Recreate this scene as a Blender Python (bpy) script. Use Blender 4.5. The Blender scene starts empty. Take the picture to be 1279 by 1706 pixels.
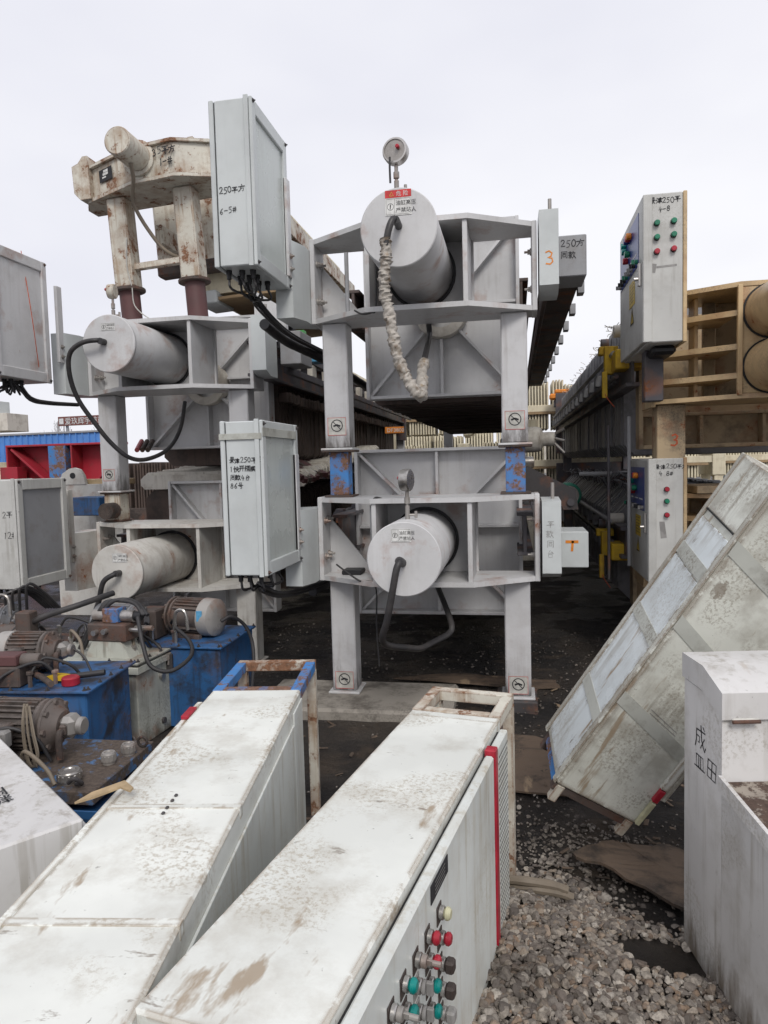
import bpy, math, random
import numpy as np
from mathutils import Vector, Matrix
random.seed(7); RNG = np.random.default_rng(7)
R = math.radians
scn = bpy.context.scene
COL = scn.collection

# ------------------------------------------------------------------ camera
YAW, PITCH, ROLL, CAMH = R(10.5), R(-3.9), R(1.5), 1.6
fw = Vector((-math.sin(YAW)*math.cos(PITCH), math.cos(YAW)*math.cos(PITCH), math.sin(PITCH)))
r0 = Vector((math.cos(YAW), math.sin(YAW), 0)); u0 = r0.cross(fw)
rt = r0*math.cos(ROLL) - u0*math.sin(ROLL); up = rt.cross(fw)
cd = bpy.data.cameras.new('camera'); cam = bpy.data.objects.new('camera', cd); COL.objects.link(cam)
M = Matrix.Identity(4)
for i in range(3):
    M[i][0], M[i][1], M[i][2] = rt[i], up[i], -fw[i]
M[2][3] = CAMH
cam.matrix_world = M
cd.sensor_fit = 'HORIZONTAL'; cd.sensor_width = 36; cd.lens = 36*1183/1279
cd.clip_start = 0.05; cd.clip_end = 2000
scn.camera = cam

# ------------------------------------------------------------------ world, sun, exposure (bright overcast)
w = bpy.data.worlds.new('World'); scn.world = w; w.use_nodes = True
nt = w.node_tree; nt.nodes.clear()
SUN_EL, SUN_AZ = R(43), R(162)     # azimuth clockwise from +Y: behind the camera, a little to the right
sky = nt.nodes.new('ShaderNodeTexSky'); sky.sky_type = 'NISHITA'; sky.sun_disc = False
sky.sun_elevation = SUN_EL; sky.sun_rotation = SUN_AZ; sky.dust_density = 4
tc = nt.nodes.new('ShaderNodeTexCoord')
nz = nt.nodes.new('ShaderNodeTexNoise'); nz.inputs['Scale'].default_value = 1.3; nz.inputs['Detail'].default_value = 4
mp = nt.nodes.new('ShaderNodeMapping'); mp.inputs['Scale'].default_value = (1, 1, 2.2)
cr = nt.nodes.new('ShaderNodeValToRGB')
cr.color_ramp.elements[0].position = .36; cr.color_ramp.elements[0].color = (7.15, 7.2, 7.95, 1)
cr.color_ramp.elements[1].position = .66; cr.color_ramp.elements[1].color = (8.7, 8.7, 9.05, 1)
mx = nt.nodes.new('ShaderNodeMix'); mx.data_type = 'RGBA'; mx.inputs['Factor'].default_value = .95
bg = nt.nodes.new('ShaderNodeBackground'); bg.inputs['Strength'].default_value = .1
wo = nt.nodes.new('ShaderNodeOutputWorld')
L = nt.links.new
L(tc.outputs['Generated'], mp.inputs['Vector']); L(mp.outputs[0], nz.inputs['Vector']); L(nz.outputs[0], cr.inputs[0])
L(sky.outputs[0], mx.inputs['A']); L(cr.outputs[0], mx.inputs['B']); L(mx.outputs['Result'], bg.inputs['Color'])
L(bg.outputs[0], wo.inputs['Surface'])
sd = bpy.data.lights.new('sun', 'SUN'); sd.energy = 1.5; sd.angle = R(20); sd.color = (1, .96, .9)
so = bpy.data.objects.new('sun', sd); COL.objects.link(so)
sdir = Vector((math.sin(SUN_AZ)*math.cos(SUN_EL), math.cos(SUN_AZ)*math.cos(SUN_EL), math.sin(SUN_EL)))
so.rotation_euler = sdir.to_track_quat('Z', 'Y').to_euler()
scn.view_settings.view_transform = 'Standard'; scn.view_settings.look = 'None'
scn.view_settings.exposure = .2; scn.view_settings.gamma = 1
scn.cycles.max_bounces = 4; scn.cycles.diffuse_bounces = 2

# ------------------------------------------------------------------ materials
MAT = {}
class NG:
    def __init__(s, name):
        m = bpy.data.materials.new(name); m.use_nodes = True
        s.m = m; s.t = m.node_tree; s.b = s.t.nodes['Principled BSDF']
    def n(s, typ, **kw):
        nd = s.t.nodes.new(typ)
        for k, v in kw.items():
            if k in nd.inputs: nd.inputs[k].default_value = v
            else: setattr(nd, k, v)
        return nd
    def l(s, a, b): s.t.links.new(a, b)
    def coord(s, sc=(1, 1, 1), rnd=True):
        t = s.n('ShaderNodeTexCoord'); mpn = s.n('ShaderNodeMapping'); mpn.inputs['Scale'].default_value = sc
        s.l(t.outputs['Object'], mpn.inputs['Vector'])
        if rnd:
            oi = s.n('ShaderNodeObjectInfo'); ml = s.n('ShaderNodeMath', operation='MULTIPLY'); ml.inputs[1].default_value = 37.
            s.l(oi.outputs['Random'], ml.inputs[0]); s.l(ml.outputs[0], mpn.inputs['Location'])
        return mpn.outputs[0]
    def noise(s, vec, scale, detail=6, rough=.6):
        n = s.n('ShaderNodeTexNoise'); n.inputs['Scale'].default_value = scale; n.inputs['Detail'].default_value = detail
        n.inputs['Roughness'].default_value = rough; s.l(vec, n.inputs['Vector'])
        if detail < 5: return n.outputs[0]
        q = s.n('ShaderNodeMapRange'); q.clamp = False
        for k, v_ in (('From Min', .27), ('From Max', .73), ('To Min', 0.), ('To Max', 1.)): q.inputs[k].default_value = v_
        s.l(n.outputs[0], q.inputs['Value']); return q.outputs[0]
    def ramp(s, val, a, b, hi=1., lo=0.):
        n = s.n('ShaderNodeMapRange'); n.inputs['From Min'].default_value = a; n.inputs['From Max'].default_value = b
        n.inputs['To Min'].default_value = lo; n.inputs['To Max'].default_value = hi; n.clamp = True
        s.l(val, n.inputs['Value']); return n.outputs[0]
    def mul(s, a, b):
        n = s.n('ShaderNodeMath', operation='MULTIPLY'); s.l(a, n.inputs[0])
        if isinstance(b, (int, float)): n.inputs[1].default_value = b
        else: s.l(b, n.inputs[1])
        return n.outputs[0]
    def mix(s, fac, a, b):
        n = s.n('ShaderNodeMix', data_type='RGBA')
        if isinstance(fac, float): n.inputs['Factor'].default_value = fac
        else: s.l(fac, n.inputs['Factor'])
        for k, v in (('A', a), ('B', b)):
            if isinstance(v, tuple): n.inputs[k].default_value = (*v, 1)
            else: s.l(v, n.inputs[k])
        return n.outputs['Result']
    def mixf(s, fac, a, b):
        n = s.n('ShaderNodeMix', data_type='FLOAT'); s.l(fac, n.inputs[0])
        for i, v in ((2, a), (3, b)):
            if isinstance(v, (int, float)): n.inputs[i].default_value = v
            else: s.l(v, n.inputs[i])
        return n.outputs[0]

def paint(name, col, rough=.45, dirt=.25, dirtcol=(.16, .13, .10), rust=0., rustcol=(.16, .06, .025), streak=0., speck=0.,
          smear=0., metal=0., bump=.15, edge=0., edgecol=(.17, .075, .035), scale=1., axis=2, erad=.012, sm_sc=(5, 1.6, 3), mud=0., mudcol=(.12, .09, .06)):
    g = NG(name); v = g.coord(); c = col
    big = g.noise(v, 1.7*scale, 5)
    c = g.mix(g.ramp(big, .3, .7), tuple(x*.91 for x in col), tuple(min(1, x*1.04) for x in col))
    rf = rough
    fine = g.noise(v, 55*scale, 4, .7)
    if dirt:
        d = g.ramp(g.noise(v, 4.5*scale, 7, .68), .48, .80, dirt)
        c = g.mix(d, c, dirtcol)
    if streak:
        sc = [16, 16, 16]; sc[axis] = .9
        st = g.ramp(g.noise(g.coord(tuple(sc)), 1.6*scale, 5, .65), .54, .80, streak)
        st = g.mul(st, g.ramp(g.noise(v, 2.1, 3), .42, .62))
        c = g.mix(st, c, dirtcol)
    if speck:
        pm = g.ramp(g.noise(v, 3.1*scale, 2, .4), .535, .60)
        sp = g.ramp(g.noise(v, 75, 4, .8), .49, .60, speck)
        c = g.mix(g.mul(sp, pm), c, tuple(x*1.15 for x in dirtcol))
        sp2 = g.ramp(g.noise(v, 38, 3, .75), .69, .73, speck)
        c = g.mix(sp2, c, (.10, .085, .07))
    if smear:
        sm = g.ramp(g.noise(g.coord(sm_sc), 1.3*scale, 6, .62), .74, .84, smear)
        c = g.mix(sm, c, (.30, .22, .14))
        sm2 = g.ramp(g.noise(g.coord((2, 7, 2)), 2.2*scale, 6, .7), .82, .90, smear*.8)
        c = g.mix(sm2, c, (.13, .085, .05))
    if mud:     # splashed dirt that climbs unevenly from the foot
        tcn = g.n('ShaderNodeTexCoord'); sx = g.n('ShaderNodeSeparateXYZ'); g.l(tcn.outputs['Object'], sx.inputs[0])
        hgt = g.n('ShaderNodeMath', operation='MULTIPLY_ADD'); hgt.inputs[1].default_value = -1/mud; hgt.inputs[2].default_value = 1.0; g.l(sx.outputs['Z'], hgt.inputs[0])
        ad = g.n('ShaderNodeMath', operation='ADD'); g.l(hgt.outputs[0], ad.inputs[0]); g.l(g.mul(g.noise(g.coord((9, 9, 2.2)), 1.6, 6, .7), 1.1), ad.inputs[1])
        c = g.mix(g.ramp(ad.outputs[0], .95, 1.55, .85), c, mudcol)
    rv = None
    if rust:
        rn = g.noise(v, 15*scale, 8, .74)
        wash = g.ramp(g.noise(v, 4*scale, 5, .6), .62-.5*rust, .95-.3*rust)
        c = g.mix(g.mul(wash, .55), c, tuple(x*1.7 for x in rustcol))
        rs = g.n('ShaderNodeMath', operation='MULTIPLY_ADD'); rs.inputs[1].default_value = .28; g.l(wash, rs.inputs[0]); g.l(rn, rs.inputs[2])
        rv = g.ramp(rs.outputs[0], .90-.6*rust, 1.03-.6*rust)
        rc = g.mix(g.ramp(fine, .35, .65), rustcol, tuple(min(1, x*2.1) for x in rustcol))
        c = g.mix(rv, c, rc)
    if edge:
        bv = g.n('ShaderNodeBevel', samples=4); bv.inputs['Radius'].default_value = erad
        ge = g.n('ShaderNodeNewGeometry'); dt = g.n('ShaderNodeVectorMath', operation='DOT_PRODUCT')
        g.l(bv.outputs[0], dt.inputs[0]); g.l(ge.outputs['Normal'], dt.inputs[1])
        em = g.ramp(dt.outputs['Value'], .985, .90); em = g.mul(em, g.ramp(g.noise(v, 14, 5, .7), .62-.4*edge, .72-.3*edge))
        c = g.mix(em, c, edgecol)
    g.l(c, g.b.inputs['Base Color'])
    rr = g.ramp(big, .3, .7, rough+.12, rough-.06)
    if rv is not None: rr = g.mixf(rv, rr, .9)
    g.l(rr, g.b.inputs['Roughness']); g.b.inputs['Metallic'].default_value = metal
    if bump:
        bp = g.n('ShaderNodeBump'); bp.inputs['Strength'].default_value = bump; bp.inputs['Distance'].default_value = .004
        g.l(g.noise(v, 9*scale, 8, .6), bp.inputs['Height']); g.l(bp.outputs[0], g.b.inputs['Normal'])
    MAT[name] = g.m
    return g.m

def flat(name, col, rough=.5, metal=0.):
    g = NG(name); v = g.coord()
    c = g.mix(g.ramp(g.noise(v, 14, 5), .35, .7), tuple(x*.75 for x in col), col)
    g.l(c, g.b.inputs['Base Color']); g.b.inputs['Roughness'].default_value = rough; g.b.inputs['Metallic'].default_value = metal
    MAT[name] = g.m; return g.m

paint('grey', (.57, .57, .575), .40, .14, (.27, .25, .23), streak=.22, bump=.14, speck=.12, rust=.03)
paint('grey_dirty', (.50, .495, .49), .5, .5, (.14, .115, .09), rust=.18, streak=.6, bump=.2)
paint('grey_dark', (.30, .305, .32), .45, .3, streak=.3)
paint('cream_grey', (.58, .565, .53), .5, .3, (.2, .16, .12), rust=.06, streak=.5)
paint('cab', (.54, .57, .57), .38, .12, (.28, .27, .25), streak=.1, bump=.05)
paint('cab_panel', (.50, .54, .52), .25, .1, (.3, .3, .28), streak=.3, bump=.03)
paint('cab_old', (.52, .52, .50), .45, .22, (.2, .18, .15), streak=.35, speck=.25, bump=.08)
paint('white_cab', (.74, .755, .715), .42, .30, (.30, .25, .18), speck=.62, smear=.8, edge=.8, bump=.08, edgecol=(.24, .17, .10), erad=.018)
paint('white_side', (.67, .695, .67), .42, .2, (.34, .27, .16), streak=.5, speck=.25, bump=.08)
paint('lean_cab', (.66, .67, .61), .5, .45, (.22, .19, .145), speck=.6, smear=.8, streak=.7, edge=.95, bump=.2, edgecol=(.17, .125, .085), erad=.04, sm_sc=(9, 9, 1.1))
paint('film_blue', (.69, .74, .755), .3, .25, (.28, .25, .2), smear=.9, speck=.4, streak=.5, edge=.6, erad=.04, edgecol=(.2, .16, .11), bump=.06, sm_sc=(9, 9, 1.1))
paint('tape', (.46, .47, .43), .55, .5, (.15, .13, .1), speck=.8)
paint('console', (.62, .61, .60), .45, .3, (.22, .19, .14), streak=.6, speck=.4, smear=.35, bump=.08, mud=.30)
paint('grey_leg', (.55, .55, .56), .42, .22, (.25, .22, .2), streak=.35, bump=.12, speck=.12, mud=.26, mudcol=(.07, .06, .055))
paint('rust_white', (.60, .575, .50), .6, .6, (.28, .17, .09), rust=.36, rustcol=(.13, .065, .036), streak=.8, edge=.7, bump=.4)
paint('rust_heavy', (.085, .066, .058), .75, .9, (.026, .021, .019), rust=.36, rustcol=(.075, .038, .027), speck=.7, bump=.7)
paint('brown_primer', (.105, .045, .045), .6, .4, (.06, .04, .035), bump=.3)
paint('tan', (.56, .41, .23), .42, .35, (.16, .12, .085), speck=.5, rust=.14, bump=.12)
paint('tan_dirty', (.42, .32, .20), .6, .6, (.08, .065, .05), rust=.18, speck=.6, bump=.25)
paint('plate_grey', (.24, .24, .255), .5, .6, (.07, .065, .06), streak=.4, bump=.25)
paint('blue', (.028, .115, .29), .5, .95, (.028, .027, .032), rust=.22, rustcol=(.07, .045, .035), streak=.6, speck=.3, bump=.15)
paint('blue_worn', (.05, .21, .52), .5, .5, (.10, .075, .05), rust=.50, rustcol=(.11, .06, .04), bump=.35)
paint('blue_top', (.06, .17, .36), .5, .85, (.055, .043, .035), rust=.80, rustcol=(.055, .042, .034), bump=.35)
paint('tank_grey', (.47, .48, .43), .5, .5, (.15, .14, .11), streak=.7, speck=.6, rust=.06, bump=.12, mud=.16, mudcol=(.10, .085, .065))
paint('red', (.36, .018, .035), .5, .45, (.12, .05, .04), streak=.3)
paint('yellow', (.62, .40, .02), .5, .4, (.1, .07, .03), rust=.14)
paint('iron', (.055, .05, .052), .55, .5, (.03, .025, .02), rust=.12, bump=.3)
paint('plate_dark', (.105, .10, .108), .5, .6, (.05, .045, .042), streak=.6, bump=.3)
paint('plate_brown', (.085, .06, .05), .7, .6, (.03, .025, .022), streak=.8, bump=.3)
paint('plate_white', (.60, .57, .51), .6, .5, (.2, .16, .12), streak=.5, bump=.2)
paint('plate_cream', (.66, .60, .45), .6, .35, (.3, .22, .13), streak=.4)
paint('beam_dark', (.075, .07, .08), .5, .5, (.12, .11, .1), rust=.12, bump=.2)
paint('beam_brown', (.10, .075, .068), .65, .5, (.05, .04, .035), rust=.22, bump=.3)
paint('motor_brown', (.12, .10, .09), .5, .9, (.03, .025, .022), rust=.34, rustcol=(.07, .042, .032), speck=.6, bump=.5)
paint('motor_grey', (.20, .205, .22), .5, .5, (.09, .07, .055), rust=.08, bump=.2)
paint('cowl', (.33, .315, .30), .5, .6, (.11, .08, .06), rust=.12, bump=.2)
paint('chrome', (.50, .48, .46), .3, .6, (.15, .13, .11), metal=.85, bump=.08)
paint('dull_metal', (.36, .34, .32), .4, .4, (.12, .10, .08), metal=.5, rust=.08, bump=.15)
paint('rubber', (.028, .027, .029), .5, .4, (.09, .08, .075), bump=.2)
paint('rubber_tan', (.20, .165, .125), .6, .4, (.1, .085, .07), bump=.2)
paint('wrap', (.40, .37, .33), .35, .9, (.17, .125, .085), smear=.6, bump=.9, scale=4)
paint('wood', (.33, .23, .13), .75, .5, (.13, .09, .06), streak=.5, bump=.4, axis=0)
paint('ply', (.125, .088, .062), .7, .95, (.032, .025, .02), smear=.7, speck=.9, streak=.5, bump=.9, axis=0)
paint('concrete', (.30, .275, .24), .9, .7, (.07, .06, .05), speck=.6, bump=.5)
paint('fence_blue', (.09, .25, .62), .45, .15, (.1, .1, .12), streak=.2)
flat('black', (.012, .012, .014), .5); flat('ink', (.022, .022, .026), .7); flat('red_btn', (.42, .02, .04), .35)
flat('green_btn', (.01, .20, .11), .35); flat('teal_btn', (.0, .22, .20), .3); flat('ivory_btn', (.62, .60, .40), .4)
flat('brown_btn', (.06, .045, .04), .5); flat('grey_btn', (.30, .29, .28), .4); flat('white', (.74, .74, .72), .5)
flat('sticker_red', (.62, .035, .035), .5); flat('orange', (.75, .24, .02), .5); flat('red_ink', (.50, .08, .02), .6)
flat('panel_blue', (.035, .06, .25), .35); flat('panel_yellow', (.62, .44, .06), .5); flat('cyan_label', (.12, .38, .62), .4)
flat('card', (.42, .31, .18), .85); flat('sign_brown', (.20, .075, .06), .6); flat('lime', (.10, .42, .12), .5)
flat('pink_red', (.45, .10, .11), .6); flat('bark', (.42, .41, .42), .9); flat('dark_gap', (.02, .02, .022), .8)
flat('plastic', (.55, .54, .50), .3); flat('green_motor', (.03, .25, .17), .5)

# ------------------------------------------------------------------ mesh builder
def T(loc=(0, 0, 0), rx=0, ry=0, rz=0):
    return Matrix.Translation(loc) @ Matrix.Rotation(rz, 4, 'Z') @ Matrix.Rotation(ry, 4, 'Y') @ Matrix.Rotation(rx, 4, 'X')
def axis_mat(p0, p1):
    d = Vector(p1)-Vector(p0)
    return Matrix.Translation(p0) @ d.to_track_quat('Z', 'Y').to_matrix().to_4x4(), d.length
class MB:
    def __init__(s): s.v = []; s.f = []
    def add(s, vs, fs, m=None):
        o = len(s.v)
        s.v += [tuple(m @ Vector(p)) for p in vs] if m is not None else [tuple(p) for p in vs]
        s.f += [tuple(i+o for i in f) for f in fs]; return s
    def box(s, x0, x1, y0, y1, z0, z1, c=.004, m=None):
        X, Y, Z = (min(x0, x1), max(x0, x1)), (min(y0, y1), max(y0, y1)), (min(z0, z1), max(z0, z1))
        c = min(c, .45*min(X[1]-X[0], Y[1]-Y[0], Z[1]-Z[0]))
        vs = []; idx = {}
        for i in (0, 1):
            for j in (0, 1):
                for k in (0, 1):
                    for a in range(3):
                        p = [X[i]+(c if i == 0 else -c), Y[j]+(c if j == 0 else -c), Z[k]+(c if k == 0 else -c)]
                        p[a] = (X[i], Y[j], Z[k])[a]
                        idx[i, j, k, a] = len(vs); vs.append(p)
        fs = []
        for a in range(3):
            b, d = (a+1) % 3, (a+2) % 3
            for s_ in (0, 1):
                q = []
                for (p, r_) in ((0, 0), (1, 0), (1, 1), (0, 1)):
                    t = [0, 0, 0]; t[a] = s_; t[b] = p; t[d] = r_; q.append(idx[t[0], t[1], t[2], a])
                fs.append(q if s_ else q[::-1])
            for p in (0, 1):
                for r_ in (0, 1):
                    t0 = [0, 0, 0]; t1 = [0, 0, 0]; t1[a] = 1
                    for t in (t0, t1): t[b] = p; t[d] = r_
                    q = [idx[(*t0, b)], idx[(*t1, b)], idx[(*t1, d)], idx[(*t0, d)]]
                    fs.append(q if (p == r_) == False else q[::-1])
        for i in (0, 1):
            for j in (0, 1):
                for k in (0, 1):
                    q = [idx[i, j, k, 0], idx[i, j, k, 1], idx[i, j, k, 2]]
                    fs.append(q if (i+j+k) % 2 else q[::-1])
        return s.add(vs, fs, m)
    def cyl(s, p0, p1, r, n=20, r1=None, c=.0, m=None):
        A, h = axis_mat(p0, p1); r1 = r if r1 is None else r1
        prof = [(0, 0), (r-c, 0), (r, c), (r1, h-c), (r1-c, h), (0, h)] if c else [(0, 0), (r, 0), (r1, h), (0, h)]
        return s.lathe(prof, n, (m @ A) if m is not None else A)
    def lathe(s, prof, n=20, m=None):
        vs = []; rings = []
        for r, z in prof:
            if r < 1e-6: rings.append([len(vs)]); vs.append((0, 0, z))
            else:
                rings.append(list(range(len(vs), len(vs)+n)))
                vs += [(r*math.cos(2*math.pi*i/n), r*math.sin(2*math.pi*i/n), z) for i in range(n)]
        fs = []
        for a, b in zip(rings, rings[1:]):
            for i in range(n):
                j = (i+1) % n
                if len(a) == 1 and len(b) == 1: continue
                if len(a) == 1: fs.append((a[0], b[j], b[i]))
                elif len(b) == 1: fs.append((a[i], a[j], b[0]))
                else: fs.append((a[i], a[j], b[j], b[i]))
        return s.add(vs, fs, m)
    def prism(s, poly, h0, h1, plane='xy', m=None):
        n = len(poly)
        area = sum(poly[i][0]*poly[(i+1) % n][1]-poly[(i+1) % n][0]*poly[i][1] for i in range(n))
        if area < 0: poly = poly[::-1]
        mk = {'xy': lambda a, b, h: (a, b, h), 'xz': lambda a, b, h: (a, -h, b), 'yz': lambda a, b, h: (h, a, b)}[plane]
        if plane == 'xz': h0, h1 = -h1, -h0
        vs = [mk(a, b, h0) for a, b in poly]+[mk(a, b, h1) for a, b in poly]
        fs = [tuple(range(n))[::-1], tuple(range(n, 2*n))]+[(i, (i+1) % n, n+(i+1) % n, n+i) for i in range(n)]
        return s.add(vs, fs, m)
    def bar(s, p0, p1, w, h, upv=(0, 0, 1), m=None):
        p0, p1 = Vector(p0), Vector(p1); d = (p1-p0); l = d.length; d.normalize()
        sx = d.cross(Vector(upv)).normalized(); uz = sx.cross(d)
        A = Matrix.Identity(4)
        for i in range(3): A[i][0], A[i][1], A[i][2], A[i][3] = sx[i], d[i], uz[i], p0[i]
        return s.box(-w/2, w/2, 0, l, -h/2, h/2, .002, (m @ A) if m is not None else A)
    def tube(s, pts, r, n=9, sub=6, jit=0., m=None, close=True):
        P = [Vector(p) for p in pts]; out = []
        if sub > 1 and len(P) > 2:
            Q = [P[0]*2-P[1]]+P+[P[-1]*2-P[-2]]
            for i in range(1, len(Q)-2):
                for k in range(sub):
                    t = k/sub; a, b, c, d = Q[i-1], Q[i], Q[i+1], Q[i+2]
                    out.append(.5*((2*b)+(c-a)*t+(2*a-5*b+4*c-d)*t*t+(3*b-a-3*c+d)*t**3))
            out.append(P[-1])
        else: out = P
        vs = []; fs = []; nrm = None
        for i, p in enumerate(out):
            d = (out[min(i+1, len(out)-1)]-out[max(i-1, 0)]).normalized()
            if nrm is None: nrm = d.orthogonal().normalized()
            nrm = (nrm-d*nrm.dot(d)).normalized(); bn = d.cross(nrm)
            rr = r*(1+jit*random.uniform(-1, 1))
            for k in range(n):
                a = 2*math.pi*k/n; vs.append(p+nrm*(rr*math.cos(a))+bn*(rr*math.sin(a)))
        for i in range(len(out)-1):
            for k in range(n):
                j = (k+1) % n; fs.append((i*n+k, i*n+j, (i+1)*n+j, (i+1)*n+k))
        if close: fs += [tuple(range(n))[::-1], tuple(range((len(out)-1)*n, len(out)*n))]
        return s.add(vs, fs, m)
    def crumple(s, pts, r, n=14, sub=18, amp=.15):
        base = len(s.v); s.tube(pts, r, n=n, sub=sub)
        k = (len(s.v)-base)//n; ctr = [sum((Vector(s.v[base+i*n+j]) for j in range(n)), Vector())/n for i in range(k)]
        a1 = [random.uniform(0, 6.28) for _ in range(12)]
        for i in range(k):
            ring = 1+amp*(.6*math.sin(i*.33+a1[0])+.55*math.sin(i*1.9+a1[1])*math.sin(i*.21+1))
            for j in range(n):
                th = 2*math.pi*j/n; f_ = ring*(1+amp*.7*math.sin(2*th+i*.7+a1[2])+amp*.6*math.sin(3*th-i*1.3)+random.uniform(-.12, .12))
                s.v[base+i*n+j] = tuple(ctr[i]+(Vector(s.v[base+i*n+j])-ctr[i])*f_)
        return s
    def ribbon(s, pts, wd, O, U, V, N=None):
        O, U, V = Vector(O), Vector(U), Vector(V); vs = []; fs = []
        P = [Vector((a, b)) for a, b in pts]
        for i, p in enumerate(P):
            d = P[min(i+1, len(P)-1)]-P[max(i-1, 0)]
            if d.length < 1e-9: d = Vector((1, 0))
            d.normalize(); nn = Vector((-d.y, d.x))*wd/2
            e = d*wd*.4*(-1 if i == 0 else 1 if i == len(P)-1 else 0)
            for q in (p+nn+e, p-nn+e): vs.append(O+U*q.x+V*q.y)
        fs = [(2*i, 2*i+1, 2*i+3, 2*i+2) for i in range(len(P)-1)]
        return s.add(vs, fs)
    def build(s, name, mat, parent=None, sharp=32, stuff=False):
        me = bpy.data.meshes.new(name); me.from_pydata(s.v, [], s.f)
        me.materials.append(MAT[mat] if isinstance(mat, str) else mat)
        me.polygons.foreach_set('use_smooth', [True]*len(me.polygons))
        me.set_sharp_from_angle(angle=R(sharp)); me.update()
        o = bpy.data.objects.new(name, me); COL.objects.link(o)
        if parent is not None: o.parent = parent
        if stuff: o['kind'] = 'stuff'
        return o
def box(name, mat, parent, *a, c=.004, m=None): return MB().box(*a, c=c, m=m).build(name, mat, parent)
def cyl(name, mat, parent, p0, p1, r, n=20, r1=None, c=0., m=None): return MB().cyl(p0, p1, r, n, r1, c, m).build(name, mat, parent)
def tube(name, mat, parent, pts, r, **k): return MB().tube(pts, r, **k).build(name, mat, parent, sharp=60)
def tag(o, label, cat, group=None, kind=None):
    if label: o['label'] = label
    if cat: o['category'] = cat
    if group: o['group'] = group
    if kind: o['kind'] = kind
    return o
def thing(name, label, cat, loc=(0, 0, 0), rz=0, group=None, rot=None, mat=None):
    o = bpy.data.objects.new(name, None); COL.objects.link(o); o.empty_display_size = .1
    if mat is not None: o.matrix_world = mat
    else: o.location = loc; o.rotation_euler = rot or (0, 0, rz)
    return tag(o, label, cat, group)
def clone(o, name, parent, loc):
    c = o.copy(); c.name = name; COL.objects.link(c); c.parent = parent; c.location = loc; return c

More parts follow.
